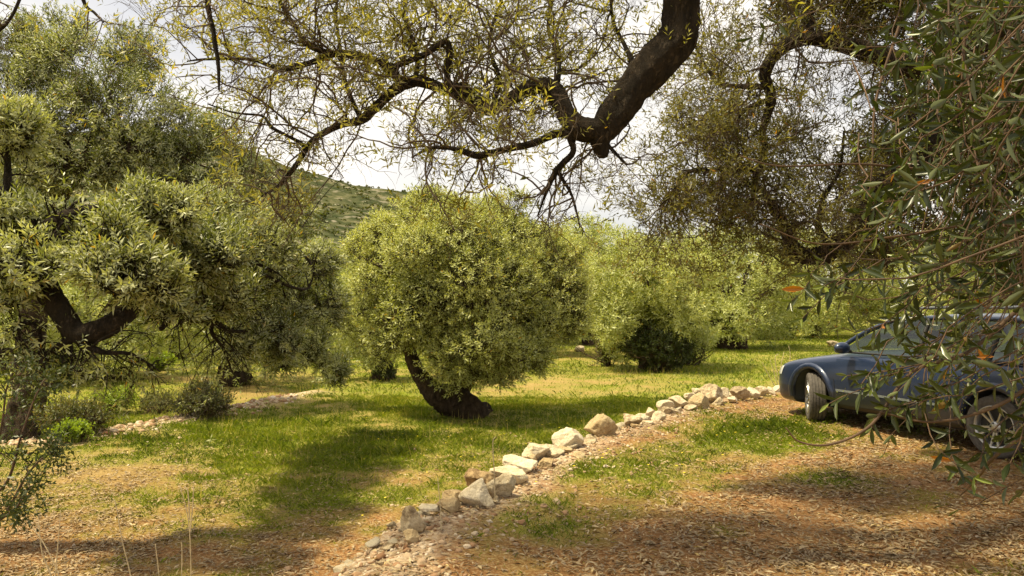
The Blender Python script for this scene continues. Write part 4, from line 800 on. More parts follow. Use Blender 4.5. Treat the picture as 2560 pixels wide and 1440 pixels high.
ROCKS = [(1032, 1306, 48, 58, 'upright cream block at the crumbled near end of the stone row', 0), (1026, 1345, 32, 26, 'small block wedged under the upright cream block', 1), (1077, 1270, 42, 18, 'thin flat stone just behind the upright cream block', 0),
 (1123, 1266, 46, 28, 'squat ochre stone left of the big rounded boulder', 1), (1136, 1243, 50, 34, 'ochre wedge stone behind the squat ochre stone', 1), (1196, 1237, 72, 62, 'big rounded boulder with dark hollow in its face', 0),
 (1202, 1199, 62, 38, 'yellow angular stone behind the rounded boulder', 1), (1254, 1220, 62, 50, 'angular cream block right of the rounded boulder', 0), (1275, 1190, 78, 36, 'flat grey slab leaning under a larger slab', 0),
 (1298, 1163, 82, 38, 'larger grey white slab lying across the row', 0), (1336, 1131, 56, 36, 'blunt grey stone above the grey white slab', 0), (1379, 1130, 48, 24, 'low cracked stone right of the blunt grey stone', 0), (1362, 1160, 40, 22, 'small ochre stone in front of the cracked stone', 1),
 (1422, 1102, 58, 44, 'pointed pale stone perched on an ochre slab', 0), (1409, 1126, 44, 18, 'ochre slab under the pointed pale stone', 1), (1327, 1147, 26, 14, 'chip of stone between the slab and the blunt stone', 1), (1450, 1140, 26, 14, 'small ochre chip before the tall brown boulder', 1),
 (974, 1373, 28, 13, 'flat cream chip on the slope below the crumbled end', 0), (890, 1432, 28, 14, 'cream chip at the very bottom of the picture', 0), (955, 1414, 24, 13, 'pale chip in the gravel slope near the bottom', 0),
 (1499, 1067, 64, 52, 'tall brown boulder standing apart in the stone row', 1), (1468, 1104, 34, 14, 'low pale stone at the left foot of the tall brown boulder', 0), (1576, 1053, 48, 30, 'craggy pale stone right of the tall brown boulder', 0), (1540, 1072, 26, 16, 'small white stone between the brown boulder and craggy stone', 0),
 (1625, 1032, 28, 24, 'round brown stone standing on the white rubble', 0), (1645, 1045, 32, 20, 'blocky cream stone in front of the round brown stone', 0), (1605, 1050, 32, 20, 'white lump beside the craggy pale stone', 0), (1664, 1016, 34, 20, 'white topped stone behind the blocky cream stone', 0), (1664, 1031, 26, 16, 'grey lump under the white topped stone', 0),
 (1700, 1010, 54, 24, 'long low white stone left of the dark faced rock', 0), (1750, 1008, 44, 34, 'dark faced pitted rock in the far stone row', 1), (1727, 991, 26, 15, 'small white stone behind the long low stone', 0), (1778, 992, 54, 36, 'large white block behind the dark faced rock', 0), (1745, 980, 30, 16, 'pale stone left of the large white block', 0),
 (1812, 986, 32, 20, 'grey pitted stone right of the large white block', 0), (1798, 1006, 32, 16, 'low white stone in front of the large white block', 0), (1850, 988, 40, 26, 'rounded white stone at the middle of the far row', 0), (1878, 984, 34, 24, 'white stone with a sloping top right of the rounded one', 0), (1903, 981, 28, 18, 'smooth white stone fourth from the car', 0),
 (1925, 979, 24, 15, 'little white stone third from the car', 0), (1944, 974, 24, 14, 'flat white stone second from the car', 0), (1962, 972, 22, 12, 'last white stone of the row beside the car bumper', 0), (1688, 1030, 30, 15, 'low cream stone in front of the long low white stone', 0), (1728, 1022, 28, 13, 'flat pale stone at the foot of the dark faced rock', 0),
 (1830, 1000, 26, 13, 'small buff stone before the rounded white stone', 0), (1590, 1066, 24, 12, 'buff chip in front of the craggy pale stone', 1), (1448, 874, 26, 12, 'lone white stone on the far grass beside the trees', 0), (2080, 862, 26, 12, 'pale stone in the weeds beyond the bonnet', 0), (1620, 1058, 24, 12, 'cream chip in front of the white lump', 0), (1240, 1252, 24, 14, 'small cream stone at the right foot of the rounded boulder', 0)]
for i, (px, py, w_, h_, lab, kind) in enumerate(ROCKS):
    rng = np.random.default_rng(300 + i)
    on = py + h_ * .42
    if px > 1000 and px < 1970 and py > 900: z0 = .07; D0 = P(px, on, 1.0) - np.array([0, 0, CAMZ]); c = D0 * (CAMZ - z0) / -D0[2]; c[2] = z0
    else: c = ground_hit(px, on)
    d = float(proj(c)[2]); W = w_ / FPX * d * (.62 if px < 1560 else .58); H = h_ / FPX * d * .70
    V = rock_shape(IV4, rng) * [W, W * rng.uniform(.75, 1.0), H]
    a = rng.uniform(-.4, .4); Rm = np.array([[math.cos(a), -math.sin(a), 0], [math.sin(a), math.cos(a), 0], [0, 0, 1]]); V = V @ Rm.T
    # rocks touch down on the gravel or on the stones below them
    me = mesh_np('stone', V, IF4, M_ROCKY if kind else M_ROCK, None, False)
    tag(link('stone', me, None, Vector((c[0], c[1], c[2] + H * .70))), lab, 'stone', 'stones edging the terrace' if 980 < px < 1970 and py > 900 else 'loose stones')

rng = np.random.default_rng(777); fm = [mesh_np('stone', rock_shape(IV2, rng) * [1, .8, .7], IF2, M_ROCK) for _ in range(8)]
for i in range(170):
    y = 4.9 + 9.2 * rng.random() ** .8; off = rng.normal(.06, .13); x = float(np.interp(y, WALL[:, 1], WALL[:, 0])) + off
    o = link('stone', fm[i % 8], None, Vector((x, y - off * .5, 0))); o.location.z = float(gz(x, y - off * .5)) + .015
    sc_ = rng.uniform(.035, .085) * (1.25 if y > 10 else .9); o.scale = (sc_ * rng.uniform(.9, 1.3), sc_, sc_ * rng.uniform(.7, 1)); o.rotation_euler = (rng.uniform(-.3, .3), rng.uniform(-.3, .3), rng.uniform(0, 6.28))
    tag(o, 'fist sized cream stone packed among the larger stones of the terrace edge', 'stone', 'fist sized filler stones')

def pebbles():
    rng = np.random.default_rng(401); acc = Acc(); acc2 = Acc()
    shapes = [rock_shape(ico(2)[0], rng, 9) for _ in range(8)]; Fp = ico(2)[1]
    # along the stone row
    seg = rng.random(5200) ** .9 * 13 + 3.0; xw = np.interp(seg, WALL[:, 1], WALL[:, 0]); off = rng.normal(.22, .30, len(seg)); 
    x = xw + off * .92; y = seg - off * .4 + rng.normal(0, .15, len(seg)); s = rng.gamma(2.0, .0052, len(seg)) + .005
    s = np.minimum(s, .04); keep = (wall_s(x, y) > -.3); x, y, s = x[keep], y[keep], s[keep]
    # far gravel bank
    t = rng.random(2600) * (len(BAND) - 5) + 2; i = t.astype(int); g = (t - i)[:, None]; bp = BAND[i] * (1 - g) + BAND[i + 1] * g + rng.normal(0, .28, (len(t), 2)); bp = bp[(bp[:, 1] < 16.5)]; bp = bp[rng.random(len(bp)) < .55]
    s2 = np.minimum(rng.gamma(2.0, .012, len(bp)) + .01, .08)
    # scattered
    xr = rng.uniform(-6, 6, 1500); yr = rng.uniform(3.5, 12, 1500); s3 = rng.gamma(1.6, .004, 1500) + .004
    X_ = np.concatenate([x, bp[:, 0], xr]); Y_ = np.concatenate([y, bp[:, 1], yr]); S_ = np.concatenate([s, s2, s3])
    C = np.stack([X_, Y_, gz(X_, Y_) + S_ * .05], 1); val = np.clip(rng.normal(.5, .28, len(C)), 0, 1); ch = rng.integers(0, 8, len(C))
    for k in range(8):
        m = ch == k; n = m.sum(); az = rng.random(n) * 6.28; ca, sa = np.cos(az), np.sin(az); Z0 = np.zeros(n); O1 = np.ones(n)
        R = np.stack([np.stack([ca, -sa, Z0], -1), np.stack([sa, ca, Z0], -1), np.stack([Z0, Z0, O1 * .65], -1)], 1) * S_[m][:, None, None]
        V = np.einsum('nij,kj->nki', R, shapes[k] * [1.2, .85, 1]) + C[m][:, None]; nv = len(shapes[k])
        acc.add(V, (np.arange(n)[:, None, None] * nv + Fp[None]).reshape(-1, 3), np.repeat(val[m], len(Fp)))
    m, n, o = newmat('gravel_stone'); a = n.nodes.new('ShaderNodeAttribute'); a.attribute_name = 'v'; r = ramp(n, [(0, (.16, .075, .03)), (.35, (.32, .19, .10)), (.65, (.45, .34, .22)), (1, (.58, .49, .37))]); n.links.new(a.outputs['Fac'], r.inputs[0])
    p = n.nodes.new('ShaderNodeBsdfPrincipled'); p.inputs['Roughness'].default_value = .95; n.links.new(r.outputs[0], p.inputs['Base Color']); n.links.new(p.outputs[0], o.inputs[0])
    tag(link('gravel', acc.mesh('gravel', m)), kind='stuff')
pebbles()

# ------------------------------------------------------------------ fallen leaves and grass
def litter():
    rng = np.random.default_rng(501); acc = Acc(); N = 210000
    x = rng.uniform(-7, 7.5, N); y = 3.2 + 9.5 * rng.random(N) ** 1.2
    s = wall_s(x, y); z = gz(x, y); g, gr = cover(x, y, z); px, py, d = proj(np.stack([x, y, z], -1))
    dens = np.where(s > 0, .35 + .5 * sst(1400, 2200, px) + .3 * sst(1250, 1440, py), .14 + .9 * sst(1100, 200, px) * sst(1130, 1260, py) + .1)
    dens = .62 * dens * (1 - .6 * g) * (.5 + 1.2 * sst(.35, .6, fbm(np.stack([x, y], -1) * 2.2, 91, 3))) * sst(-400, -100, px) * sst(2900, 2600, px)
    k = rng.random(N) < dens; x, y, z = x[k], y[k], z[k]; n = len(x)
    az = rng.random(n) * 6.28; ax = np.stack([np.cos(az), np.sin(az), rng.normal(0, .18, n)], 1); nor = np.stack([rng.normal(0, .35, n), rng.normal(0, .35, n), np.ones(n)], 1)
    ln = rng.uniform(.036, .078, n); leaves(acc, np.stack([x, y, z + .006 + rng.random(n) * .012], 1), ax, nor, ln, ln * rng.uniform(.18, .28, n), np.clip(rng.beta(1.6, 1.6, n), 0, 1))
    m = leaf_mat('fallen_leaf', [(0, (.05, .025, .012)), (.35, (.15, .08, .035)), (.62, (.30, .19, .09)), (.85, (.56, .45, .27)), (1, (.55, .36, .05))], (.40, .31, .18), trans=.1, rough=.6, underfac=.5)
    tag(link('fallen_leaves', acc.mesh('fallen_leaves', m)), kind='stuff')
def grass():
    rng = np.random.default_rng(601); m = leaf_mat('grass_blade', [(0, (.055, .08, .006)), (.35, (.14, .18, .010)), (.65, (.25, .27, .022)), (.85, (.40, .34, .08)), (1, (.50, .38, .15))], (.2, .24, .03), trans=.4, underfac=.1, transcol=(1.4, 1.5, .5))
    for lo, hi, N, hh, ww in ((3.2, 9, 260000, .036, .0020), (9, 17, 560000, .048, .0033), (17, 45, 340000, .065, .008)):
        acc = Acc(); y = np.sqrt(rng.uniform(lo ** 2, hi ** 2, N)); x = y * rng.uniform(-.72, .72, N); z = gz(x, y); g, gr = cover(x, y, z)
        k = rng.random(N) < sst(.12, 1.0, g) ** 1.2 + .03; x, y, z, g = x[k], y[k], z[k], g[k]; n = len(x)
        tuft = fbm(np.stack([x, y], -1) * 3.1, 13, 3)
        h = hh * .62 * rng.gamma(3, .33, n) * (.35 + g) * (.6 + .9 * tuft); dr = np.stack([rng.normal(0, .45, n), rng.normal(0, .45, n), np.ones(n)], 1); az = rng.random(n) * 6.28
        side = np.stack([np.cos(az), np.sin(az), np.zeros(n)], 1); b = np.stack([x, y, z - .004], 1); tip = b + nrm(dr) * h[:, None]; tip2 = tip + (tip - b) * [.5, .5, -.1]
        wv = side * (ww * rng.uniform(.6, 1.3, n))[:, None]; V = np.stack([b - wv, b + wv, (b + tip) * .5 + wv * .8 + (tip - b) * [0, 0, .08], tip2], 1)
        dry = .31 + .8 * (fbm(np.stack([x, y], -1) * .9, 23, 3) - .45) + rng.normal(0, .16, n) + .32 * sst(.5, .15, g)
        acc.add(V, np.arange(n * 4).reshape(n, 4), np.clip(dry, 0, 1)); tag(link('grass', acc.mesh('grass', m)), kind='stuff')
    # taller seed heads and little yellow flowers
    N = 5200; acc = Acc(); y = np.sqrt(rng.uniform(8 ** 2, 24 ** 2, N)); x = y * rng.uniform(-.6, .5, N); z = gz(x, y); g, gr = cover(x, y, z); k = (g > .25) & (wall_s(x, y) < -.4); x, y, z = x[k], y[k], z[k]; n = len(x)
    b = np.stack([x, y, z], 1); dr = nrm(np.stack([rng.normal(0, .2, n), rng.normal(0, .2, n), np.ones(n)], 1)); L_ = rng.uniform(.12, .28, n)
    leaves(acc, b, dr, rng.normal(size=(n, 3)), L_, np.full(n, .006), np.clip(rng.normal(.9, .1, n), 0, 1)); tag(link('dry_grass', acc.mesh('dry_grass', m)), kind='stuff')
    acc = Acc(); n = 260; y = rng.uniform(6, 22, n); x = y * rng.uniform(-.2, .45, n); z = gz(x, y); g, _ = cover(x, y, z); k = g > .3; x, y, z = x[k], y[k], z[k]; n = len(x)
    for a in range(5):
        az = a * 1.257 + rng.random(n); leaves(acc, np.stack([x, y, z + .09], 1), np.stack([np.cos(az), np.sin(az), np.full(n, .4)], 1), np.tile([0, 0, 1.], (n, 1)), np.full(n, .016), np.full(n, .014), np.full(n, .5))
    tag(link('wildflowers', acc.mesh('wildflowers', simple('yellow_petal', (.80, .62, .02), .6))), kind='stuff')
litter(); grass()
def fallen_twigs():
    rng = np.random.default_rng(515); n = 700; x = rng.uniform(-5, 6, n); y = 3.4 + 8 * rng.random(n) ** 1.3; z = gz(x, y) + .008; az = rng.random(n) * 6.28; acc = Acc()
    pts, rad = grow(np.stack([x, y, z], 1), np.stack([np.cos(az), np.sin(az), np.zeros(n)], 1), rng.uniform(.05, .32, n), rng.uniform(.0012, .0035, n), rng, n=6, wob=.2)
    pts[..., 2] = gz(pts[..., 0], pts[..., 1]) + .01 + .02 * rng.random((n, 1)); tubes(pts, rad, 4, acc, .5)
    tag(link('fallen_twigs', acc.mesh('fallen_twigs', simple('dead_twig', (.24, .16, .10), .9, noise=.4, nscale=8))), kind='stuff')
fallen_twigs()

# ------------------------------------------------------------------ the car
def car():
    fw = np.array([4.19, 10.65]); rw = np.array([5.17, 8.2]); hd = nrm((fw - rw)[None])[0]; rt = np.array([hd[1], -hd[0]])
    mid = (fw + rw) / 2 + rt * .80
    root = empty('parked_car', (mid[0], mid[1], .0), 'dark blue estate car with silver wheels parked on the terrace behind drooping olive leaves', 'car')
    root.rotation_euler = (0, 0, math.atan2(hd[1], hd[0]))
    m, n, o = newmat('blue_car_paint'); L = n.links.new; p = n.nodes.new('ShaderNodeBsdfPrincipled'); tco = n.nodes.new('ShaderNodeTexCoord'); sx = n.nodes.new('ShaderNodeSeparateXYZ'); L(tco.outputs['Object'], sx.inputs[0])
    dn = n.nodes.new('ShaderNodeTexNoise'); dn.inputs['Scale'].default_value = 5; dn.inputs['Detail'].default_value = 8; L(tco.outputs['Object'], dn.inputs['Vector'])
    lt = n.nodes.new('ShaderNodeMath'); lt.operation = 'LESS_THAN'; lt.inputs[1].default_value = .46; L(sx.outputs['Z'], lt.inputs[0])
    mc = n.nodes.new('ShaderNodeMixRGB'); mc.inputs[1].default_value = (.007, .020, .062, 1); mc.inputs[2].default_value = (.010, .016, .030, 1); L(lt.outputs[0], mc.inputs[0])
    ds = n.nodes.new('ShaderNodeMapRange'); ds.inputs['From Min'].default_value = 1.0; ds.inputs['From Max'].default_value = .15; ds.inputs['To Max'].default_value = .12; L(sx.outputs['Z'], ds.inputs['Value'])
    dm = n.nodes.new('ShaderNodeMath'); dm.operation = 'MULTIPLY'; L(ds.outputs[0], dm.inputs[0]); L(dn.outputs['Fac'], dm.inputs[1]); md = n.nodes.new('ShaderNodeMixRGB'); L(dm.outputs[0], md.inputs[0]); L(mc.outputs[0], md.inputs[1]); md.inputs[2].default_value = (.20, .13, .07, 1)
    L(md.outputs[0], p.inputs['Base Color']); p.inputs['Metallic'].default_value = .25; p.inputs['Roughness'].default_value = .42; p.inputs['Coat Weight'].default_value = .6; p.inputs['Coat Roughness'].default_value = .12; L(p.outputs[0], o.inputs[0]); paint = m
    black = simple('black_trim', (.012, .012, .013), .55); rubber = simple('tyre_rubber', (.075, .065, .055), .85, noise=.3, nscale=25, bump=.3); alloy = simple('silver_alloy', (.45, .44, .42), .35, metal=.85); chrome = simple('bright_strip', (.35, .40, .50), .25, metal=.7)
    seatm = simple('grey_seat_cloth', (.12, .11, .10), .9, noise=.2)
    gm, n, o = newmat('tinted_glass'); gl = n.nodes.new('ShaderNodeBsdfGlossy'); gl.inputs['Roughness'].default_value = .03; tr = n.nodes.new('ShaderNodeBsdfTransparent'); tr.inputs[0].default_value = (.38, .46, .42, 1)
    fr = n.nodes.new('ShaderNodeLayerWeight'); fr.inputs[0].default_value = .5; ma = n.nodes.new('ShaderNodeMath'); ma.operation = 'MULTIPLY_ADD'; ma.inputs[1].default_value = .8; ma.inputs[2].default_value = .08; fp = n.nodes.new('ShaderNodeMath'); fp.operation = 'POWER'; fp.inputs[1].default_value = 4; n.links.new(fr.outputs['Facing'], fp.inputs[0]); n.links.new(fp.outputs[0], ma.inputs[0])
    ms = n.nodes.new('ShaderNodeMixShader'); n.links.new(ma.outputs[0], ms.inputs[0]); n.links.new(tr.outputs[0], ms.inputs[1]); n.links.new(gl.outputs[0], ms.inputs[2]); n.links.new(ms.outputs[0], o.inputs[0]); glass = gm
    def add(name, V, F, mat, parent=root, smooth=False, bevel=0, sub=0, solid=0):
        me = bpy.data.meshes.new(name); me.from_pydata([tuple(map(float, v)) for v in V], [], [tuple(map(int, f)) for f in F]); me.materials.append(mat); me.update()
        bm = bmesh.new(); bm.from_mesh(me); bmesh.ops.recalc_face_normals(bm, faces=bm.faces); bm.to_mesh(me); bm.free()
        if smooth: me.polygons.foreach_set('use_smooth', np.ones(len(me.polygons), bool))
        ob = link(name, me, parent, (0, 0, 0))
        if solid: q = ob.modifiers.new('s', 'SOLIDIFY'); q.thickness = solid; q.offset = -1
        if bevel: q = ob.modifiers.new('b', 'BEVEL'); q.width = bevel; q.segments = 2; q.limit_method = 'ANGLE'
        if sub: q = ob.modifiers.new('u', 'SUBSURF'); q.levels = sub; q.render_levels = sub
        return ob
    S = [(2.22, .50, .34, .56), (2.19, .62, .24, .66), (2.12, .735, .20, .72), (1.99, .815, .19, .775), (1.80, .85, .19, .83), (1.335, .878, .20, .905), (.98, .885, .21, .955), (.78, .885, .21, .985), (.40, .885, .21, 1.0), (0, .887, .21, 1.01), (-.6, .887, .21, 1.02), (-1.1, .887, .21, 1.035), (-1.6, .88, .21, 1.05), (-2.0, .86, .22, 1.05), (-2.3, .80, .25, 1.03), (-2.43, .70, .30, .98), (-2.46, .55, .36, .90)]
    V = []; K = 9
    for x, w_, zb, zt in S:
        h = zt - zb
        half = [(0, zb), (w_ * .70, zb), (w_ * .94, zb + .03), (w_ * .985, zb + h * .22), (w_ * 1.0, zb + h * .48), (w_ * .99, zb + h * .74), (w_ * .955, zt - h * .10), (w_ * .88, zt - .004), (0, zt + .035)]
        ring = [(x, y, z) for y, z in half] + [(x, -y, z) for y, z in half[-2:0:-1]]
        V += ring
    R_ = 2 * K - 2; F = [(i * R_ + j, i * R_ + (j + 1) % R_, (i + 1) * R_ + (j + 1) % R_, (i + 1) * R_ + j) for i in range(len(S) - 1) for j in range(R_)]
    F += [tuple(range(R_)), tuple((len(S) - 1) * R_ + j for j in range(R_))]
    body = add('body', V, F, paint, smooth=True, sub=3)
    # wheel wells
    def cyl(x, y0, y1, r, z=.335, seg=48):
        me = bpy.data.meshes.new('cut'); bm = bmesh.new(); bmesh.ops.create_cone(bm, cap_ends=True, segments=seg, radius1=r, radius2=r, depth=abs(y1 - y0), matrix=Matrix.Translation((x, (y0 + y1) / 2, z)) @ Matrix.Rotation(math.pi / 2, 4, 'X')); bm.to_mesh(me); bm.free(); ob = bpy.data.objects.new('cut', me); COL.objects.link(ob); ob.parent = root; return ob
    cuts = [cyl(x, s * .58, s * 1.2, .375, .36) for x in (1.335, -1.335) for s in (1, -1)]
    for c in cuts: q = body.modifiers.new('c', 'BOOLEAN'); q.object = c; q.operation = 'DIFFERENCE'; q.solver = 'EXACT'
    bpy.context.view_layer.update(); dg = bpy.context.evaluated_depsgraph_get(); me2 = bpy.data.meshes.new_from_object(body.evaluated_get(dg)); body.modifiers.clear(); body.data = me2
    for c in cuts: bpy.data.objects.remove(c)
    me2.materials.clear(); me2.materials.append(paint); me2.materials.append(black)
    bm = bmesh.new(); bm.from_mesh(me2); tree_ = BVHTree.FromBMesh(bm)
    for f in bm.faces:
        c = f.calc_center_median(); nn_ = f.normal
        for wx in (1.335, -1.335):
            rr = math.hypot(c.x - wx, c.z - .36)
            if abs(rr - .375) < .012 and abs(c.y) > .56 and abs(nn_.y) < .5: f.material_index = 1; f.smooth = True
            if rr < .376 and abs(abs(c.y) - .58) < .01: f.material_index = 1
    bm.to_mesh(me2); bm.free()
    def side(x, z, off=.004, s=1):
        h = tree_.ray_cast(Vector((x, s * 1.6, z)), Vector((0, -s, 0)))
        y = h[0].y if h[0] is not None else s * .87; return (x, y + s * off, z)
    def patch(name, poly, mat, off=.005, s=1, nx=10, nz=8, parent=root, solid=.004):
        """panel draped on the body side; poly = (x, z) corners: bottom-left, bottom-right, top-right, top-left"""
        a, b, c, d = [np.array(q, float) for q in poly]; V = []
        for j in range(nz + 1):
            t = j / nz
            for i in range(nx + 1):
                u = i / nx; q = (a * (1 - u) + b * u) * (1 - t) + (d * (1 - u) + c * u) * t; V.append(side(q[0], q[1], off, s))
        F = [(j * (nx + 1) + i, j * (nx + 1) + i + 1, (j + 1) * (nx + 1) + i + 1, (j + 1) * (nx + 1) + i) for j in range(nz) for i in range(nx)]
        return add(name, V, F, mat, parent, smooth=True)
    def bar(name, pts, r, mat, parent=root, sides=8, flat=1.0):
        acc = Acc(); p = np.array(pts, float); limb(acc, p, [r] * len(p), m=4, sides=sides, knob=0); me = acc.mesh(name, mat, True); return link(name, me, parent, (0, 0, 0))
    for s in (1, -1):
        for (xa, xb, xt, zt) in ((-.30, .88, .84, .90), (-.98, -.335, -.335, .93)):
            dr = patch('door', [(xa if xa > -.9 else -.92, .30), (xb - (.06 if xb > 0 else 0), .30), (xb, zt), (xa if xa > -.9 else -1.15, zt)], paint, .006, s)
            patch('door_strip', [(xa, .475), (xb - .03, .475), (xb - .03, .505), (xa, .505)], chrome, .013, s, nz=1, parent=dr)
            hx = xa + .16 if xa > -.9 else xa + .12
            y0 = side(hx, .83, .02, s)[1]; bar('handle', [(hx - .08, y0 - s * .014, .835), (hx - .06, y0 + s * .012, .84), (hx + .07, y0 + s * .012, .84), (hx + .09, y0 - s * .014, .835)], .012, paint, dr)
            e = [side(x, z, .002, s) for x, z in ((xb + .008, zt + .02), (xb + .008, .6), (xb - (.05 if xb > 0 else -.008), .3))]; bar('gap_shade_strip', e, .0045, black)  # dark bar laid on the bodywork stands in for the shade in the door gap
        for wx in (1.335, -1.335):
            pts = []; 
            for k in range(15):
                a = math.radians(-8 + 196 * k / 14); x = wx + math.cos(a) * .405; z = .36 + math.sin(a) * .405; q = side(x, max(z, .26), 0, s); pts.append((x, min(abs(q[1]), .885) * s + s * .008, max(z, .2)))
            V = []; 
            for k, (x, y, z) in enumerate(pts):
                a = math.radians(-8 + 196 * k / 14)
                for rr, oy in ((-.035, -.05), (-.035, .012), (.0, .022), (.03, .016), (.045, -.012)): V.append((x + math.cos(a) * rr, y + s * oy, z + math.sin(a) * rr))
            F = [(k * 5 + j, k * 5 + j + 1, (k + 1) * 5 + j + 1, (k + 1) * 5 + j) for k in range(14) for j in range(4)]
            add('wheel_arch', V, F, paint, smooth=True)
        patch('sill', [(-.88, .22), (.90, .22), (.88, .30), (-.90, .30)], black, .01, s, nz=3)
        # headlight wrapping round the corner
        hl = patch('headlight', [(1.96, .60), (2.15, .58), (2.13, .69), (1.92, .725)], simple('lamp_glass', (.55, .56, .55), .12, coat=1), .008, s, 8, 5)
        patch('tail_light', [(-2.36, .72), (-2.12, .72), (-2.14, .95), (-2.36, .95)], simple('red_lamp', (.30, .01, .01), .2, coat=1), .008, s, 6, 5)
        # door mirror
        bm = bmesh.new(); bmesh.ops.create_icosphere(bm, subdivisions=3, radius=1, matrix=Matrix.Translation((.62, s * 1.0, 1.06)) @ Matrix.Diagonal((.07, .12, .075, 1))); me = bpy.data.meshes.new('mirror'); bm.to_mesh(me); bm.free(); me.polygons.foreach_set('use_smooth', np.ones(len(me.polygons), bool)); me.materials.append(paint); link('mirror', me, root, (0, 0, 0))
        bar('mirror_arm', [(.66, s * .82, 1.01), (.64, s * .93, 1.04)], .022, black)
    # front bumper lower skirt and grille
    add('bumper', [(x, y, z) for x, y, z in [(2.27, -.42, .27), (2.27, .42, .27), (2.14, .68, .27), (2.14, -.68, .27), (2.27, -.42, .44), (2.27, .42, .44), (2.14, .70, .44), (2.14, -.70, .44)]], [(0, 1, 5, 4), (1, 2, 6, 5), (3, 0, 4, 7), (0, 3, 2, 1), (4, 5, 6, 7), (2, 3, 7, 6)], black, bevel=.02)
    add('grille', [(2.245, y, z) for y, z in ((-.33, .50), (.33, .50), (.36, .62), (-.36, .62))] + [(2.2, y, z) for y, z in ((-.33, .50), (.33, .50), (.36, .62), (-.36, .62))], [(0, 1, 2, 3), (4, 7, 6, 5), (0, 4, 5, 1), (1, 5, 6, 2), (2, 6, 7, 3), (3, 7, 4, 0)], black, bevel=.01)
    # greenhouse
    RZ = 1.475
    rs = [(.12, .58, 1.425), (-.1, .61, 1.475), (-.6, .625, 1.50), (-1.2, .62, 1.50), (-1.8, .60, 1.475), (-2.12, .57, 1.425)]
    V = []
    for x, w_, z in rs:
        for k in range(11): u = -1 + 2 * k / 10; V.append((x, u * w_, z + .03 * (1 - u ** 2) - .035 * (abs(u) > .95)))
    F = [(i * 11 + j, i * 11 + j + 1, (i + 1) * 11 + j + 1, (i + 1) * 11 + j) for i in range(5) for j in range(10)]
    add('roof', V, F, paint, smooth=True, sub=1, solid=.03)
    def gpt(x, t, s): return np.array([x, s * (.815 * (1 - t) + .625 * t), .985 + .475 * t])     # window plane
    for s in (1, -1):
        bar('front_pillar', [gpt(.92, .02, s), gpt(.55, .55, s), gpt(.12, .95, s)], .030, paint)
        bar('middle_pillar', [gpt(-.34, 0, s), gpt(-.36, .97, s)], .030, black)
        bar('rear_pillar', [gpt(-1.22, 0, s), gpt(-1.27, 1, s)], .030, black)
        bar('end_pillar', [gpt(-2.36, .05, s), gpt(-2.25, .5, s), gpt(-2.10, .95, s)], .045, paint)
        bar('roof_edge', [gpt(.14, .94, s), gpt(-.2, 1.0, s), gpt(-1.2, 1.03, s), gpt(-2.12, .95, s)], .026, paint)
        bar('window_sill_trim', [gpt(.9, .02, s), gpt(0, .03, s), gpt(-1.2, .07, s), gpt(-2.36, .09, s)], .014, black)
        bar('roof_rail', [(-.05, s * .55, 1.50), (-.12, s * .56, 1.575), (-1.0, s * .56, 1.60), (-1.85, s * .54, 1.575), (-1.93, s * .53, 1.49)], .017, simple('grey_rail', (.10, .11, .13), .4))
        for (x0, x1, x2, x3) in ((.84, -.31, -.33, .16), (-.37, -1.19, -1.24, -.39), (-1.25, -2.28, -2.09, -1.30)):
            a, b, c, d = gpt(x0, .04, s), gpt(x1, .04, s), gpt(x2, .97, s), gpt(x3, .93, s); add('side_window', [a, b, c, d], [(0, 1, 2, 3)], glass)
    a = [(.93, y, .995) for y in (-.74, 0, .74)]; b = [(.14, y, 1.435) for y in (-.57, 0, .57)]; a[1] = (1.02, 0, 1.0); b[1] = (.17, 0, 1.45)
    add('windscreen', a + b, [(0, 1, 4, 3), (1, 2, 5, 4)], glass, smooth=True)
    add('rear_window', [(-2.38, -.72, 1.05), (-2.38, .72, 1.05), (-2.13, .57, 1.43), (-2.13, -.57, 1.43)], [(0, 1, 2, 3)], glass)
    def seat(x, y, wd=.48):
        acc = []; 
        o_ = add('seat', [(x + dx, y + dy, z) for dx, dy, z in [(.25, -wd / 2, .62), (.25, wd / 2, .62), (-.22, wd / 2, .58), (-.22, -wd / 2, .58), (.27, -wd / 2, .45), (.27, wd / 2, .45), (-.22, wd / 2, .42), (-.22, -wd / 2, .42)]], [(0, 1, 2, 3), (4, 7, 6, 5), (0, 4, 5, 1), (1, 5, 6, 2), (2, 6, 7, 3), (3, 7, 4, 0)], seatm, bevel=.04)
        add('seat_back', [(x + dx, y + dy, z) for dx, dy, z in [(-.16, -wd / 2, .55), (-.16, wd / 2, .55), (-.36, wd * .42, 1.12), (-.36, -wd * .42, 1.12), (-.28, -wd / 2, .55), (-.28, wd / 2, .55), (-.45, wd * .42, 1.12), (-.45, -wd * .42, 1.12)]], [(0, 1, 2, 3), (4, 7, 6, 5), (0, 4, 5, 1), (1, 5, 6, 2), (2, 6, 7, 3), (3, 7, 4, 0)], seatm, o_, bevel=.04)
        add('headrest', [(x + dx, y + dy, z) for dx in (-.37, -.45) for dy in (-.12, .12) for z in (1.15, 1.31)], [(0, 1, 3, 2), (4, 6, 7, 5), (0, 4, 5, 1), (2, 3, 7, 6), (0, 2, 6, 4), (1, 5, 7, 3)], seatm, o_, bevel=.03)
    seat(.15, .36); seat(.15, -.36); seat(-.85, 0, 1.2)
    # wheels
    def lathe(prof, seg=64):
        V = []; 
        for k in range(seg):
            a = 2 * math.pi * k / seg
            for y, r in prof: V.append((r * math.cos(a), y, r * math.sin(a)))
        n_ = len(prof); F = [(k * n_ + j, k * n_ + j + 1, ((k + 1) % seg) * n_ + j + 1, ((k + 1) % seg) * n_ + j) for k in range(seg) for j in range(n_ - 1)]; return V, F
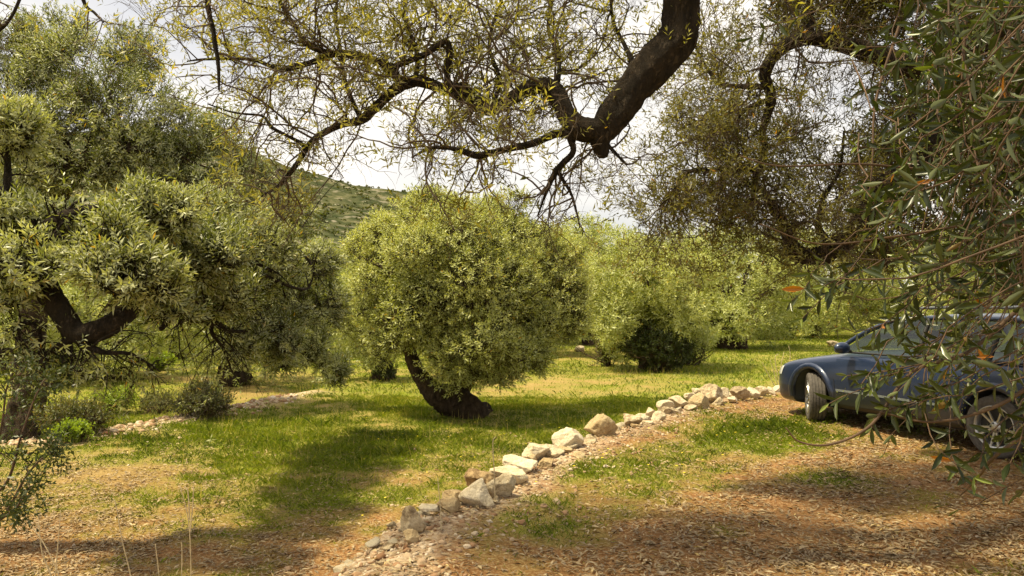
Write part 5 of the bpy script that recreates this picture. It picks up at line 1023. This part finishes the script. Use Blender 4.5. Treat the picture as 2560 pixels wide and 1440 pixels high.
    tp = [(-.10, .225), (-.108, .27), (-.104, .31), (-.088, .328), (-.06, .332), (-.058, .322), (-.048, .322), (-.046, .334), (-.018, .335), (-.016, .324), (-.006, .324), (-.004, .335), (.022, .335), (.024, .324), (.034, .324), (.036, .334), (.060, .332), (.062, .324), (.068, .324), (.07, .331), (.088, .328), (.104, .31), (.108, .27), (.10, .225)]
    rp = [(-.095, .222), (-.09, .212), (-.02, .195), (.02, .198), (.085, .210), (.098, .224), (.104, .228), (.106, .220), (.09, .206)]
    def wheel(x, y, steer, s):
        wr = add('wheel', *lathe([(-.09, .05), (-.06, .14), (-.05, .15)]), black); wr.location = (x, y, .335); wr.rotation_euler = (0, 0, steer + (0 if s > 0 else math.pi))
        add('tyre', *lathe(tp), rubber, wr, smooth=False); add('rim', *lathe(rp), alloy, wr, smooth=True)
        V, F = lathe([(.03, .0), (.03, .205)], 40); add('brake_plate', V, F, simple('dark_steel', (.04, .038, .035), .6, metal=.4), wr)
        V = []; F = []
        for k in range(10):
            a = 2 * math.pi * k / 10 + (.11 if k % 2 else -.11); ca, sa = math.cos(a), math.sin(a); b0 = len(V)
            for r, w_, y0 in ((.035, .016, .075), (.12, .013, .080), (.212, .016, .092)):
                for dw, dy in ((-w_, -.006), (-w_ * .7, .006), (w_ * .7, .006), (w_, -.006)): V.append((r * ca - dw * sa, y0 + dy, r * sa + dw * ca))
            for i in range(2):
                for j in range(3): q = b0 + i * 4 + j; F.append((q, q + 1, q + 5, q + 4))
        add('spokes', V, F, alloy, wr, smooth=False)
        V, F = lathe([(.07, .062), (.088, .056), (.092, .03), (.094, 0.0)], 32); add('hub', V, F, alloy, wr, smooth=True)
        for k in range(5):
            a = 2 * math.pi * k / 5; V2, F2 = lathe([(.085, .009), (.098, .008), (.099, .0)], 10); add('wheel_nut', [(vx + .043 * math.cos(a), vy, vz + .043 * math.sin(a)) for vx, vy, vz in V2], F2, black, wr)
    for x in (1.335, -1.335):
        for s in (1, -1): wheel(x, s * .775, math.radians(-36) if x > 0 else 0, s)
    add('underbody', [(x, y, z) for x in (-2.1, 2.1) for y in (-.56, .56) for z in (.19, .30)], [(0, 1, 3, 2), (4, 6, 7, 5), (0, 4, 5, 1), (2, 3, 7, 6), (0, 2, 6, 4), (1, 5, 7, 3)], black)
    zz = gz(np.array([fw[0], rw[0], fw[0] + rt[0] * 1.5, rw[0] + rt[0] * 1.5]), np.array([fw[1], rw[1], fw[1] + rt[1] * 1.5, rw[1] + rt[1] * 1.5])); root.location.z = float(zz.mean()) - .008
car()
